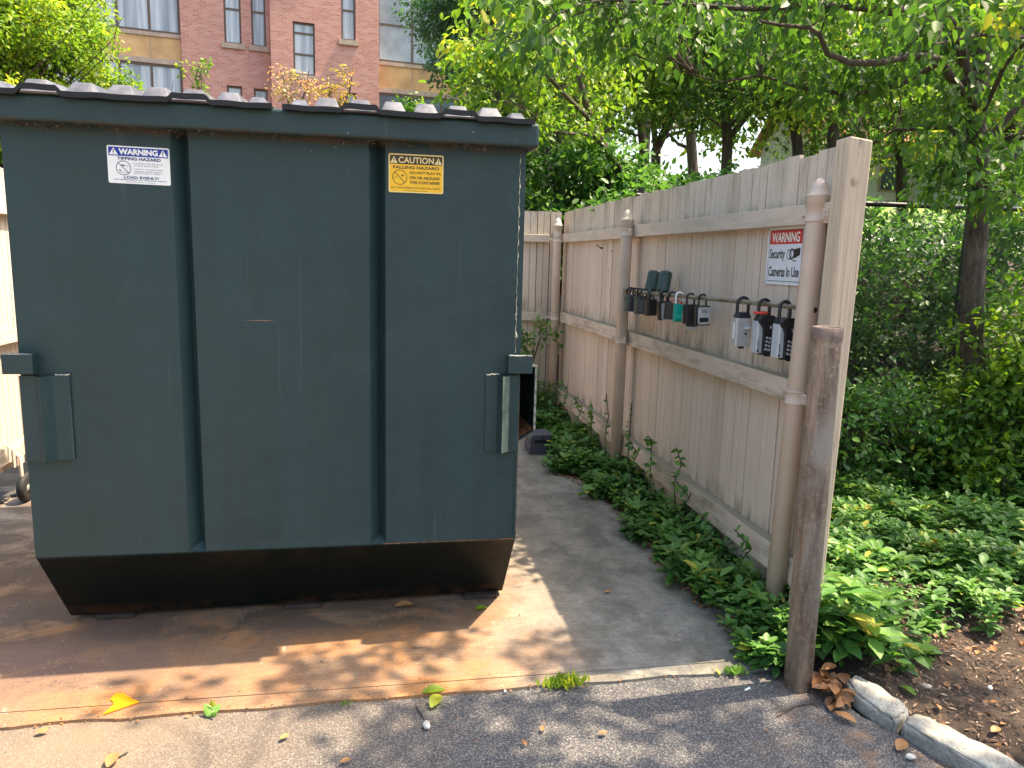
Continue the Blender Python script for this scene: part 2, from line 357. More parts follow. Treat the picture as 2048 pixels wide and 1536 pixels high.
# ------------------------------------------------------------------ leaf clouds
T_LEAF = (np.array([[0,0,0],[0.30,0.28,0.05],[0.27,0.68,0.03],[0,1,-0.10],[-0.27,0.68,0.03],[-0.30,0.28,0.05],[0,0.5,-0.03]]),
          [(0,1,2,6),(6,2,3,3),(0,6,4,5),(6,3,4,4)])
T_RHOMB = (np.array([[0,0,0],[0.30,0.45,0.06],[0,1,-0.08],[-0.30,0.45,0.06]]), [(0,1,2),(0,2,3)])
def _curl(w, curl, bend, lobes=0.0):
    V, F = [], []
    rows = 7
    for i in range(rows):
        t = i/(rows-1); ww = w*math.sin(math.pi*min(1, t*0.93+0.04))**0.75*(1+lobes*math.sin(t*19))
        for c in (-1, -0.5, 0, 0.5, 1): V.append([c*ww, t, curl*c*c*ww*1.3 + bend*math.sin(t*math.pi*1.1)*0.25 - bend*t*0.1])
    for i in range(rows-1):
        for j in range(4): a = i*5+j; F.append((a, a+1, a+6, a+5))
    return (np.array(V), F)
T_CURL = _curl(0.27, 0.18, 0.22, 0.08)
T_OVAL = _curl(0.30, 0.35, 0.35)
T_OVAL = (T_OVAL[0][[2,3+5,4+10,4+20,2+30,0+20,0+10,1+5]], [(0,1,2,7),(7,2,3,6),(6,3,4,5)]) if False else (np.array([[0,0,-0.01],[0.17,0.20,0.07],[0.27,0.52,0.07],[0.14,0.84,0.01],[0,1,-0.10],[-0.14,0.84,0.01],[-0.27,0.52,0.07],[-0.17,0.20,0.07],[0,0.5,0.0]]), [(0,1,2,8),(8,2,3,4),(4,5,6,8),(8,6,7,0)])
T_NARROW = (np.array([[0,0,0],[0.13,0.45,0.03],[0,1,-0.10],[-0.13,0.45,0.03]]), [(0,1,2),(0,2,3)])
T_LEAF6 = (np.array([[0,0,0],[0.27,0.25,0.06],[0.25,0.65,0.03],[0,1,-0.12],[-0.25,0.65,0.03],[-0.27,0.25,0.06]]), [(0,1,2,3),(0,3,4,5)])
def unit(a): return a / np.maximum(np.linalg.norm(a, axis=1, keepdims=True), 1e-9)
def leaf_mesh(name, mat, pos, along, up, size, rnd, tmpl=T_LEAF6, parent=None, org=(0,0,0), thick=None):
    """leaves as one mesh: along = direction of each leaf, up = its face normal (made orthogonal)"""
    tv, tf = tmpl; n = len(pos); k = len(tv)
    a = unit(along); u = up - (up*a).sum(1, keepdims=True)*a; u = unit(u); s_ = np.cross(a, u)
    V = pos[:,None,:] - np.array(org) + size[:,None,None]*(tv[None,:,0:1]*s_[:,None,:] + tv[None,:,1:2]*a[:,None,:] + tv[None,:,2:3]*u[:,None,:])
    fl = []; ls = []
    for f in tf:
        f = list(dict.fromkeys(f)); fl += f; ls.append(len(f))
    fl = np.array(fl); ls = np.array(ls)
    loops = (np.arange(n)[:,None]*k + fl[None,:]).ravel()
    tot = np.tile(ls, n); start = np.concatenate([[0], np.cumsum(tot)[:-1]])
    me = bpy.data.meshes.new(name)
    me.vertices.add(n*k); me.vertices.foreach_set('co', V.astype(np.float32).ravel())
    me.loops.add(len(loops)); me.loops.foreach_set('vertex_index', loops.astype(np.int32))
    me.polygons.add(len(tot)); me.polygons.foreach_set('loop_start', start.astype(np.int32)); me.polygons.foreach_set('loop_total', tot.astype(np.int32))
    me.polygons.foreach_set('use_smooth', np.ones(len(tot), bool))
    at_ = me.attributes.new('rnd', 'FLOAT', 'FACE'); at_.data.foreach_set('value', np.repeat(rnd, len(tf)).astype(np.float32))
    me.update(calc_edges=True); me.materials.append(mat)
    o = bpy.data.objects.new(name, me); COL.objects.link(o)
    if parent is not None: o.parent = parent
    return o
def rdir(n): return unit(rng.normal(size=(n,3)))
def cloud(clumps, per, size, spread=(0.3,0.3,0.2), droop=0.4, tint=0.5, jit=0.25):
    """arrays for leaves gathered round clump centres; every clump has its own tint"""
    c = np.array([tuple(q) for q in clumps]); k = len(c)
    ct = np.clip(rng.normal(tint, 0.16, k), 0, 1); sc = rng.uniform(0.6, 1.3, k)
    idx = np.repeat(np.arange(k), per); n = len(idx)
    off = rdir(n) * (rng.uniform(0, 1, (n,1))**0.45) * np.array(spread) * sc[idx][:,None]
    pos = c[idx] + off
    along = unit(off) * 0.6 + rdir(n)*0.8 + np.array([0,0,-droop])
    up = rdir(n)*0.7 + np.array([0,0,1.0])
    return pos, along, up, rng.uniform(0.65, 1.25, n)*size, np.clip(ct[idx] + rng.normal(0, jit*0.6, n), 0, 1)

def curve_pts(a, b, sag=0.1, k=5, wob=0.06):
    a, b = Vector(a), Vector(b); L = (b-a).length; out = []
    side = Vector(rng.normal(size=3)); side.z *= 0.3
    for i in range(k+1):
        t = i/k; p = a.lerp(b, t) + Vector((0,0,1))*sag*L*math.sin(math.pi*t) + side*wob*L*math.sin(math.pi*t*1.5)
        out.append(p)
    return out

def tree(name, label, cat, trunk, rads, clumps, per, size, leaf, barkm=None, spread=(0.5,0.5,0.35), group=None, tmpl=T_RHOMB, tint=0.5, twig=0.02, extra=None, droop=0.4, twigs=True):
    base = Vector(trunk[0]); r = thing(name, label, cat, base, group)
    mb = MB(); mb.tube(trunk, rads, 10)
    tp = [Vector(p) for p in trunk]
    for pts, rr in (extra or []): mb.tube(pts, [rr*(1-0.75*i/(len(pts)-1)) for i in range(len(pts))], 7)
    anchors = tp[len(tp)//2:] + [p for pts, _ in (extra or []) for p in map(Vector, pts[1:])]
    if twigs:
        for c in clumps:
            c = Vector(c); a = min(anchors, key=lambda q: (q-c).length + max(0, q.z-c.z)*0.8)
            pts = curve_pts(a, c, 0.08, 5, 0.07); L = (c-a).length
            mb.tube(pts, [max(0.004, twig*(1.15-i/5)*min(1.6, 0.5+L*0.35)) for i in range(6)], 5)
            for _ in range(3):
                s = pts[random.randint(2,5)]; e = s + Vector(rng.normal(size=3))*0.45*spread[0]*1.6
                mb.tube(curve_pts(s, e, 0.05, 3, 0.08), [twig*0.35, twig*0.28, twig*0.2, twig*0.1], 4)
    mb.build('trunk', barkm or M_bark, r)
    p, al, u, s_, rn = cloud(clumps, per, size, spread, droop, tint)
    leaf_mesh('crown', leaf, p, al, u, s_, rn, tmpl, r, tuple(base))
    return r

# ------------------------------------------------------------------ the ground
def sstep(a, b, v):
    t = min(1, max(0, (v-a)/(b-a))); return t*t*(3-2*t)
def H(x, y):
    return sstep(1.9, 3.4, x) * max(0.0, min(y, 24)-5.2) * 0.21 + (-0.035 if x < 1.86 else -0.02) + sstep(7.9, 10, y)*0.5*(1-sstep(1.9, 3.4, x))*sstep(-6,-2,x)
def sheet(name, mat, xs, ys, hf, kind='structure'):
    mb = MB(); vs = [(x, y, hf(x, y)) for y in ys for x in xs]; n = len(xs)
    mb.add(vs, [(j*n+i, j*n+i+1, (j+1)*n+i+1, (j+1)*n+i) for j in range(len(ys)-1) for i in range(n-1)], True)
    return tag(mb.build(name, mat), kind=kind)
xs = [-400,-150,-60,-25,-12,-6,-3,0,1.0,1.5,1.7,1.84,1.88] + [1.95+0.12*i for i in range(36)] + [6.6,7.5,9,12,16,22,30,60,150,400]
ys = [-300,-80,-20,-6,-2,0,1] + [1.5+0.15*i for i in range(50)] + [9.3,9.8,10.5,12,14,16,18,20,22,24,26,40,100,400]
def gh(x, y):
    h = H(x, y)
    if x > 1.9 and -1 < y < 9: h += 0.025*math.sin(x*5.3+1)*math.sin(y*4.1) + 0.02*math.sin(x*11+y*7)
    return h
sheet('ground', M_soil, xs, ys, gh)
# asphalt: left of the kerb stones, in front of the slab
mb = MB(); poly = [(-40,-40),(3.2,-40),(2.6,0.0),(2.02,1.6),(1.86,2.0),(1.74,2.22),(1.70,2.44),(1.62,2.56),(1.50,2.59),(-40,2.60)]
mb.add([(a, b, -0.014) for a, b in poly], [tuple(range(len(poly)))]); tag(mb.build('asphalt', M_asph), kind='structure')
# concrete slab with its edge strip, the joint between them left open
mb = MB(); xw = [1.62, 1.62]
slab = [(-9, 2.6985), (1.66, 2.6245), (1.72, 7.9), (-9, 7.9)]
mb.prism(slab, 'z', -0.12, 0.0)
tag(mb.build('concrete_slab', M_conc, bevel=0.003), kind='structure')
mb = MB(); n = 90; top = []
for i in range(n+1):
    t = i/n; x_ = -9 + t*10.6; top.append((x_, 2.585 - 0.03*t + 0.006*math.sin(i*1.7) + rng.uniform(-0.004, 0.004)))
strip = top + [(1.6, 2.623), (-9, 2.697)]
mb.prism(strip, 'z', -0.12, -0.002); tag(mb.build('slab_edge_strip', M_conc, bevel=0.003), kind='structure')
sheet('lawn', M_lawn, [4.2,6,8,11,15,20,30,45], [16.6,18,20,22,24,25.9,32,39], lambda x, y: H(x,y)+0.03)
sheet('path', M_path, [3.6,6,8,11,15,20,30,45], [14.9,15.6,16.5], lambda x, y: H(x,y)+0.035)

# ------------------------------------------------------------------ lettering
def text_into(mb, s, x0, y0, w_, h_, fr, off=0.0, bold=0.0, shear=0.0):
    """letters as flat faces in the frame fr = (origin, right, up, out); x0, y0 = lower left of the box they fill"""
    cu = bpy.data.curves.new('t', 'FONT'); cu.body = s; cu.size = 1; cu.offset = bold; cu.resolution_u = 3; cu.shear = shear
    o = bpy.data.objects.new('t', cu); COL.objects.link(o); dg = bpy.context.evaluated_depsgraph_get()
    me = bpy.data.meshes.new_from_object(o.evaluated_get(dg)); bpy.data.objects.remove(o); bpy.data.curves.remove(cu)
    if not me.vertices: return
    v = np.array([q.co[:] for q in me.vertices]); lo = v.min(0); hi = v.max(0)
    u = (v[:,0]-lo[0])/(hi[0]-lo[0])*w_ + x0; t = (v[:,1]-lo[1])/(hi[1]-lo[1])*h_ + y0
    O, R, U, N = fr
    mb.add([O + R*float(a) + U*float(b) + N*off for a, b in zip(u, t)], [tuple(p.vertices) for p in me.polygons])
    bpy.data.meshes.remove(me)
def poly_into(mb, pts, fr, off):
    O, R, U, N = fr; mb.add([O + R*a + U*b + N*off for a, b in pts], [tuple(range(len(pts)))])
def ring_into(mb, cx, cy, r0, r1, fr, off, n=32):
    O, R, U, N = fr; vs = []
    for rr in (r0, r1):
        for j in range(n): a = 2*math.pi*j/n; vs.append(O + R*(cx+rr*math.cos(a)) + U*(cy+rr*math.sin(a)) + N*off)
    mb.add(vs, [(j, (j+1)%n, n+(j+1)%n, n+j) for j in range(n)])
def rrect(x0, y0, x1, y1, r, k=4):
    out = []
    for cx, cy, a0 in ((x1-r,y1-r,0),(x0+r,y1-r,90),(x0+r,y0+r,180),(x1-r,y0+r,270)):
        for i in range(k+1): a = math.radians(a0+90*i/k); out.append((cx+r*math.cos(a), cy+r*math.sin(a)))
    return out
def plate_into(mb, pts, fr, o0, o1):
    O, R, U, N = fr; n = len(pts)
    vs = [O+R*a+U*b+N*o0 for a, b in pts] + [O+R*a+U*b+N*o1 for a, b in pts]
    mb.add(vs, [tuple(range(n))[::-1], tuple(range(n, 2*n))] + [(i,(i+1)%n,n+(i+1)%n,n+i) for i in range(n)])

# ------------------------------------------------------------------ dumpster
XL, XR, YF, YB = -1.324, 0.590, 3.05, 4.95
dump = thing('dumpster', 'tall dark green blue steel dumpster with black ribbed lids standing on the concrete slab', 'dumpster', (-0.37, 4.0, 0))
mb = MB()
g1, g2 = -0.722, 0.002
def groove(g): return [(g-0.034, YF), (g+0.012, YF+0.055), (g+0.030, YF)]
px = [(XL, YF)] + groove(g1) + groove(g2) + [(XR, YF)]
zt, zb = 2.06, 0.43
vs = [(a, b, zt) for a, b in px] + [(a, b, zb) for a, b in px]; n = len(px)
mb.add(vs, [(i, i+1, n+i+1, n+i) for i in range(n-1)])
zl = 0.402
lowl = [(XL, YF, zl), (g1-0.034, YF, zl), (g1+0.030, YF, zl), (g2-0.034, YF, zl), (g2+0.030, YF, zl), (XR, YF, zl)]
mb.add([(XL,YF,zb),(g1-0.034,YF,zb),(g1-0.034,YF,zl),(XL,YF,zl)], [(0,1,2,3)])
mb.add([(g1+0.030,YF,zb),(g2-0.034,YF,zb),(g2-0.034,YF,zl),(g1+0.030,YF,zl)], [(0,1,2,3)])
mb.add([(g2+0.030,YF,zb),(XR,YF,zb),(XR,YF,zl),(g2+0.030,YF,zl)], [(0,1,2,3)])
for g in (g1, g2):
    a, b, c = (g-0.034, YF, zb), (g+0.012, YF+0.055, zb), (g+0.030, YF, zb); d, e = (g-0.034, YF, zl), (g+0.030, YF, zl)
    mb.add([a, b, c, e, d], [(0,1,4),(1,3,4),(1,2,3)])
yb2 = 3.345
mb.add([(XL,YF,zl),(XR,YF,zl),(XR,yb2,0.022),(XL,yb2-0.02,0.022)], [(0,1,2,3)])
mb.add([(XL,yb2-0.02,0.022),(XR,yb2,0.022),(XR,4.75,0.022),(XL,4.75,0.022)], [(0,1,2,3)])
mb.add([(XL,4.75,0.022),(XR,4.75,0.022),(XR,YB,0.4),(XL,YB,0.4),(XR,YB,zt),(XL,YB,zt)], [(0,1,2,3),(3,2,4,5)])
for x_ in (XL, XR):
    mb.add([(x_,YF,zt),(x_,YF,zl),(x_,yb2-(0.02 if x_<0 else 0),0.022),(x_,4.75,0.022),(x_,YB,0.4),(x_,YB,zt)], [(0,1,2,3,4,5)])
mb.add([(XL,YF,zt),(XR,YF,zt),(XR,YB,zt),(XL,YB,zt)], [(0,1,2,3)])
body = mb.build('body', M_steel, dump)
import bmesh
bm = bmesh.new(); bm.from_mesh(body.data); bmesh.ops.remove_doubles(bm, verts=bm.verts, dist=0.0005); bmesh.ops.recalc_face_normals(bm, faces=bm.faces); bm.to_mesh(body.data); bm.free()
mm = body.modifiers.new('bevel', 'BEVEL'); mm.width = 0.004; mm.segments = 2; mm.limit_method = 'ANGLE'; mm.angle_limit = 0.5
# side wall stiffening posts
for y_ in (3.7, 4.3):
    for X0, sg_ in ((XR, 1), (XL, -1)):
        mb = MB(); mb.prism([(X0+0.002*sg_, y_-0.05),(X0+0.05*sg_, y_-0.025),(X0+0.05*sg_, y_+0.025),(X0+0.002*sg_, y_+0.05)], 'z', 1.2, 2.03); mb.build('side_rib', M_steel, dump, bevel=0.004)
# rim: rolled channel round the top
rim = MB()
rim.box((XL-0.036, YF-0.075, 2.040), (XR+0.037, YF-0.002, 2.130))
rim.box((XL-0.036, YF+0.0, 2.042), (XL-0.004, YB+0.04, 2.128)); rim.box((XR+0.004, YF+0.0, 2.042), (XR+0.036, YB+0.04, 2.128))
rim.box((XL-0.002, YB+0.004, 2.043), (XR+0.002, YB+0.05, 2.127))
rim.build('rim', M_steel, dump, bevel=0.012, seg=3)
# debris caught under the rim
nn = 900; pp = np.stack([rng.uniform(XL-0.02, XR, nn), rng.uniform(YF-0.07, YF-0.004, nn), 2.042 - np.abs(rng.normal(0, 0.006, nn))], 1)
pp[:,2] += -0.006*np.sin(pp[:,0]*23)*np.sin(pp[:,0]*7.1)
leaf_mesh('rim_debris', M_grime, pp, rdir(nn), rdir(nn), rng.uniform(0.006, 0.02, nn), rng.uniform(0,1,nn), T_NARROW, dump, (-0.37,4.0,0))
# lids
def lid(x0, x1, bumps, arch):
    L = MB(); z0, z1, y0, y1 = 2.137, 2.27, 2.955, YB+0.02
    def zz(y_): return z0 + (z1-z0)*(y_-y0)/(y1-y0)
    L.add([(x0,y0,z0),(x1,y0,z0),(x1,y1,z1),(x0,y1,z1),(x0,y0,z0-0.008),(x1,y0,z0-0.008),(x1,y1,z1-0.008),(x0,y1,z1-0.008)],
          [(0,1,2,3),(4,7,6,5),(0,4,5,1),(1,5,6,2),(2,6,7,3),(3,7,4,0)])
    for b_, s_ in bumps:
        bw, tw, h_ = 0.050*s_, 0.030*s_, 0.046*s_
        ya, yb_ = y0+0.030, y0+0.075
        v = [(b_-bw,ya,zz(ya)),(b_+bw,ya,zz(ya)),(b_-tw,yb_,zz(yb_)+h_),(b_+tw,yb_,zz(yb_)+h_),
             (b_-bw,y1-0.1,zz(y1-0.1)),(b_+bw,y1-0.1,zz(y1-0.1)),(b_-tw,y1-0.2,zz(y1-0.2)+h_),(b_+tw,y1-0.2,zz(y1-0.2)+h_)]
        L.add(v, [(0,1,3,2),(2,3,7,6),(0,2,6,4),(1,5,7,3),(4,6,7,5)], True)
    o = L.build('lid', M_lid, dump, bevel=0.005, seg=2)
    e = MB(); xsn = np.linspace(x0, x1, 120)
    def ez(x_):
        k = 0.0012*math.sin(x_*31) + 0.0008*math.sin(x_*57)
        for a in arch: k += 0.020*sstep(a-0.072, a-0.056, x_)*(1-sstep(a+0.056, a+0.072, x_))
        return z0 - 0.016 + k*0.9
    top_ = []; bot_ = []
    for x_ in xsn:
        z_ = ez(x_); bot_.append((x_, z_)); top_.append((x_, z_+0.019))
    for i in range(119):
        for (ya, yb_) in ((y0-0.012, y0+0.001),):
            a, b, c, d = bot_[i], bot_[i+1], top_[i+1], top_[i]
            e.add([(a[0],ya,a[1]),(b[0],ya,b[1]),(c[0],ya,c[1]),(d[0],ya,d[1]),(a[0],yb_,a[1]),(b[0],yb_,b[1]),(c[0],yb_,c[1]),(d[0],yb_,d[1])],
                  [(0,1,2,3),(5,4,7,6),(4,0,3,7),(1,5,6,2),(3,2,6,7),(0,4,5,1)])
    e.build('lid_lip', plain('matt_black_edge', (0.006, 0.006, 0.008), 0.6), o)
lid(-1.395, -0.375, [(-1.33,0.8),(-1.183,1.05),(-1.035,1),(-0.905,1),(-0.785,1),(-0.66,1),(-0.535,0.95),(-0.435,0.7)], [-1.15, -0.66])
lid(-0.340, 0.602, [(-0.285,0.7),(-0.185,1),(-0.062,1.0),(0.062,1),(0.185,1),(0.31,1),(0.435,1),(0.543,0.7)], [-0.06, 0.31])
mb = MB(); mb.tube([(XL, YB+0.06, 2.30), (XR, YB+0.06, 2.30)], 0.012, 8); mb.build('hinge_rod', M_steel, dump)
# fork pockets along the sides
for sx, X0 in ((1, XR), (-1, XL)):
    mb = MB(); a, b = X0+sx*0.001, X0+sx*0.150
    x0_, x1_ = min(a, b), max(a, b)
    mb.box((x0_, 3.42, 1.105), (x1_, 4.75, 1.112)); 
    ox = (b, b-sx*0.006); mb.box((min(ox), 3.42, 0.80), (max(ox), 4.75, 1.1035))
    bot = [(a, 0.70), (b, 0.795), (b, 0.803), (a, 0.710)]
    mb.prism([(q[0], q[1]) for q in bot], 'y', 3.42, 4.75)
    fp = mb.build('fork_pocket', M_steel, dump, bevel=0.003)
    mb = MB(); mb.box((x0_+0.004, 4.70, 0.80), (x1_-0.008, 4.74, 1.10)); mb.build('pocket_back', M_dark, fp)
    mb = MB(); fx = sorted((b+sx*0.002, b-sx*0.008)); mb.box((fx[0], 3.412, 0.80), (fx[1], 3.4185, 1.114)); mb.box((x0_, 3.412, 1.1055), (fx[0]-0.001, 3.4185, 1.114)); mb.build('worn_rim', M_chip, fp)
    mb = MB(); mb.prism([(a, 0.7115), (b-sx*0.008, 0.805), (b-sx*0.008, 0.807), (a, 0.7135)], 'y', 3.43, 4.68); mb.build('rust_bed', M_rustedge, fp)
# bent guard plates on the front, above the pocket mouths
def guard(cs, z0, z1):
    mb = MB(); n = len(cs); back = [(a, b+0.006) for a, b in cs]
    poly = cs + back[::-1]; mb.prism(poly, 'z', z0, z1); return mb.build('guard_plate', M_steel, dump, bevel=0.0015)
gp = guard([(0.444, 3.041), (0.492, 3.037), (0.506, 2.988), (0.541, 3.020), (0.586, 3.030)], 0.800, 1.128)
mb = MB(); mb.prism([(0.5075, 2.9875), (0.5405, 3.0175), (0.5405, 3.0160), (0.5080, 2.9860)], 'z', 0.802, 1.126); mb.build('lit_face', plain('sunlit_facet_paint', (0.14, 0.18, 0.145), 0.6, var=0.15, sc=25), gp)  # sunlight on the right facet painted as a paler strip
gp = guard([(-1.322, 3.030), (-1.262, 3.020), (-1.238, 2.990), (-1.205, 3.026), (-1.152, 3.041)], 0.800, 1.128)
for gx in ((0.444, 0.50), (-1.20, -1.15)):
    mb = MB(); k = 10
    pts = [(gx[0]+(gx[1]-gx[0])*i/k, 3.040+rng.uniform(-0.002,0.002), 1.129+rng.uniform(-0.002,0.002)) for i in range(k+1)]
    mb.tube(pts, [0.0025+rng.uniform(0,0.0015) for _ in pts], 5); mb.build('weld_bead', M_chip, dump)
for lx in ((0.530, 0.632), (-1.362, -1.256)):
    mb = MB(); mb.box((lx[0], 2.995, 1.138), (lx[1], 3.046, 1.212)); 
    lg = mb.build('lug', M_steel, dump, bevel=0.003)
    mb = MB(); pts = [(lx[0]+0.004+(lx[1]-lx[0]-0.008)*i/8, 2.997+rng.uniform(0,0.003), 1.2125+rng.uniform(-0.001,0.002)) for i in range(9)]
    mb.tube(pts, [0.0015+rng.uniform(0,0.002) for _ in pts], 5); mb.build('chipped_edge', M_chip, lg)
# peeling paint along the right corner seam, lower hems
mb = MB(); k = 70
pts = [(0.566+0.0015*math.sin(i*1.3), 3.0475, 1.22+0.80*i/k) for i in range(k+1)]
mb.tube(pts, [0.0007 + 0.0022*max(0, rng.normal(0.1, 0.6))*(1.6 if i < 16 else 1) for i in range(k+1)], 5); mb.build('corner_weld', M_chip, dump)
mb = MB(); mb.prism([(0.5775, 3.0485), (0.589, 3.0485), (0.589, 3.0445), (0.5775, 3.0445)], 'z', 0.405, 1.12); mb.build('corner_flange', M_steel, dump, bevel=0.0015)
mb = MB(); pts = [(XR-0.004, YF-0.001, 0.403)]; mb.tube([(0.02, YF-0.001, 0.4015), (XR-0.002, YF-0.001, 0.4015)], 0.0018, 5); mb.tube([(XR-0.001, YF, 0.41), (XR-0.001, YF, 1.1)], 0.0016, 5)
mb.build('worn_hem', M_rustedge, dump)
# skids
for a, b in ((-1.22, -1.06), (-0.42, -0.26), (0.40, 0.555)):
    mb = MB(); mb.box((a, 3.31, 0.001), (b, 4.7, 0.0215)); mb.build('skid', plain('shaded_rust_skid', (0.035, 0.022, 0.016), 0.85, var=0.3, sc=30), dump, bevel=0.002)  # dark rust, darkened further to paint in the shadow under the body
# long scratch
mb = MB(); mb.add([(-0.52, 3.0485, 1.342), (-0.44, 3.0485, 1.345), (-0.392, 3.0485, 1.342), (-0.44, 3.0485, 1.3405)], [(0,1,2,3)]); mb.build('scratch', plain('scratch', (0.22, 0.13, 0.10), 0.6), dump)

# stickers
def frame(o, r, u): r = Vector(r).normalized(); u = Vector(u).normalized(); return (Vector(o), r, u, r.cross(u)*1.0)
fr = (Vector((-0.974, 3.0488, 1.845)), Vector((1, 0, -0.012)), Vector((0, 0, 1)), Vector((0, -1, 0)))
Wd, Hd = 0.215, 0.134
mb = MB(); plate_into(mb, rrect(0, 0, Wd, Hd, 0.006), fr, 0.0, 0.0008)
st = tag(mb.build('warning_sticker', M_white, dump), 'white and blue sticker reading WARNING TIPPING HAZARD')
mb = MB(); poly_into(mb, [(0.005, 0.098), (Wd-0.005, 0.098), (Wd-0.005, Hd-0.005), (0.005, Hd-0.005)], fr, 0.0014); mb.build('banner', M_blue, st)
mb = MB(); text_into(mb, 'WARNING', 0.040, 0.1030, 0.135, 0.0215, fr, 0.002, 0.05)
tris = []
for cx in (0.0225, Wd-0.0225): poly_into(mb, [(cx-0.0155, 0.1015), (cx+0.0155, 0.1015), (cx, 0.1265)], fr, 0.002)
mb.build('heading', M_white, st)
mb = MB()
for cx in (0.0225, Wd-0.0225):
    poly_into(mb, [(cx-0.0012, 0.1085), (cx+0.0012, 0.1085), (cx+0.002, 0.1195), (cx-0.002, 0.1195)], fr, 0.0026); poly_into(mb, [(cx-0.0014,0.1040),(cx+0.0014,0.1040),(cx+0.0014,0.1066),(cx-0.0014,0.1066)], fr, 0.0026)
text_into(mb, 'TIPPING HAZARD', 0.034, 0.0838, 0.150, 0.0112, fr, 0.0014, 0.035)
for s_, yy, ww in (('Container must be placed', 0.0705, 0.100), ('on hard, level surface.', 0.0630, 0.086), ('Tilted or unevenly loaded', 0.0500, 0.100), ('container could result in', 0.0425, 0.096), ('serious injury or death.', 0.0350, 0.092)):
    text_into(mb, s_, 0.090, yy, ww, 0.0058, fr, 0.0014)
text_into(mb, 'LOAD EVENLY!', 0.054, 0.0180, 0.120, 0.0098, fr, 0.0014, 0.035)
text_into(mb, 'NOT RESPONSIBLE FOR PERSONAL INJURY', 0.018, 0.0105, 0.184, 0.0052, fr, 0.0014, 0.01)
poly_into(mb, [(0.06, 0.0055), (0.16, 0.0055), (0.16, 0.0066), (0.06, 0.0066)], fr, 0.0014)
ring_into(mb, 0.054, 0.0555, 0.0238, 0.0260, fr, 0.0014)
poly_into(mb, [(0.0360, 0.0722), (0.0377, 0.0737), (0.0722, 0.0387), (0.0705, 0.0372)], fr, 0.0016)
poly_into(mb, [(0.046, 0.063), (0.058, 0.0625), (0.060, 0.066), (0.048, 0.068)], fr, 0.0014)
poly_into(mb, [(0.038, 0.046), (0.046, 0.043), (0.044, 0.048), (0.040, 0.050)], fr, 0.0014)
poly_into(mb, [(0.060, 0.0655), (0.073, 0.0610), (0.0725, 0.0600), (0.0595, 0.0645)], fr, 0.0014)
poly_into(mb, [(0.040, 0.0415), (0.066, 0.0385), (0.066, 0.0375), (0.040, 0.0405)], fr, 0.0014)
mb.build('lettering', M_navy, st)

fr = (Vector((0.044, 3.0488, 1.853)), Vector((1, 0, 0.0)), Vector((0, 0, 1)), Vector((0, -1, 0)))
Wd, Hd = 0.214, 0.147
mb = MB(); plate_into(mb, rrect(-0.0025, -0.0025, Wd+0.0025, Hd+0.0025, 0.007), fr, 0.0, 0.0006)
st = tag(mb.build('caution_sticker', M_ink, dump), 'yellow and black sticker reading CAUTION FALLING HAZARD')
mb = MB(); plate_into(mb, rrect(0, 0, Wd, Hd, 0.006), fr, 0.0008, 0.0012); mb.build('border', M_cream, st)
mb = MB(); plate_into(mb, rrect(0.004, 0.004, Wd-0.004, Hd-0.004, 0.004), fr, 0.0014, 0.0016); mb.build('face', M_yellow, st)
mb = MB(); poly_into(mb, [(0.005, 0.108), (Wd-0.005, 0.108), (Wd-0.005, Hd-0.005), (0.005, Hd-0.005)], fr, 0.0020)
text_into(mb, 'FALLING HAZARD', 0.017, 0.0905, 0.180, 0.0115, fr, 0.0020, 0.035)
text_into(mb, 'DO NOT PLAY IN,', 0.081, 0.0700, 0.124, 0.0118, fr, 0.0020, 0.03)
text_into(mb, 'ON OR AROUND', 0.081, 0.0520, 0.120, 0.0118, fr, 0.0020, 0.03)
text_into(mb, 'THIS CONTAINER', 0.081, 0.0340, 0.120, 0.0118, fr, 0.0020, 0.03)
text_into(mb, 'NOT RESPONSIBLE FOR PERSONAL INJURY', 0.009, 0.0125, 0.195, 0.0100, fr, 0.0020, 0.0)
poly_into(mb, [(0.06, 0.0070), (0.15, 0.0070), (0.15, 0.0082), (0.06, 0.0082)], fr, 0.0020)
ring_into(mb, 0.043, 0.058, 0.0262, 0.0286, fr, 0.0020)
poly_into(mb, [(0.0232, 0.0765), (0.0250, 0.0782), (0.0627, 0.0398), (0.0609, 0.0381)], fr, 0.0021)
for a in ([(0.050,0.0685),(0.056,0.0705),(0.058,0.0650),(0.053,0.0625)], [(0.047,0.060),(0.0485,0.0600),(0.053,0.0665),(0.0515,0.0670)], [(0.055,0.0585),(0.0565,0.0590),(0.0575,0.066),(0.056,0.066)],
          [(0.018,0.0585),(0.034,0.0600),(0.034,0.0590),(0.018,0.0575)], [(0.018,0.0540),(0.036,0.0555),(0.036,0.0545),(0.018,0.0530)]): poly_into(mb, a, fr, 0.0020)
mb.build('lettering', M_ink, st)
mb = MB(); text_into(mb, 'CAUTION', 0.038, 0.1125, 0.138, 0.0235, fr, 0.0026, 0.02)
for cx in (0.0205, Wd-0.0205): poly_into(mb, [(cx-0.0145, 0.1110), (cx+0.0145, 0.1110), (cx, 0.1370)], fr, 0.0026)
mb.build('heading', M_cream, st)
for cx in (0.0205, Wd-0.0205):
    mb = MB(); poly_into(mb, [(cx-0.0011, 0.1180), (cx+0.0011, 0.1180), (cx+0.0018, 0.1295), (cx-0.0018, 0.1295)], fr, 0.0032); poly_into(mb, [(cx-0.0013,0.1132),(cx+0.0013,0.1132),(cx+0.0013,0.1157),(cx-0.0013,0.1157)], fr, 0.0032)
    mb.build('exclamation_mark', M_ink, st)

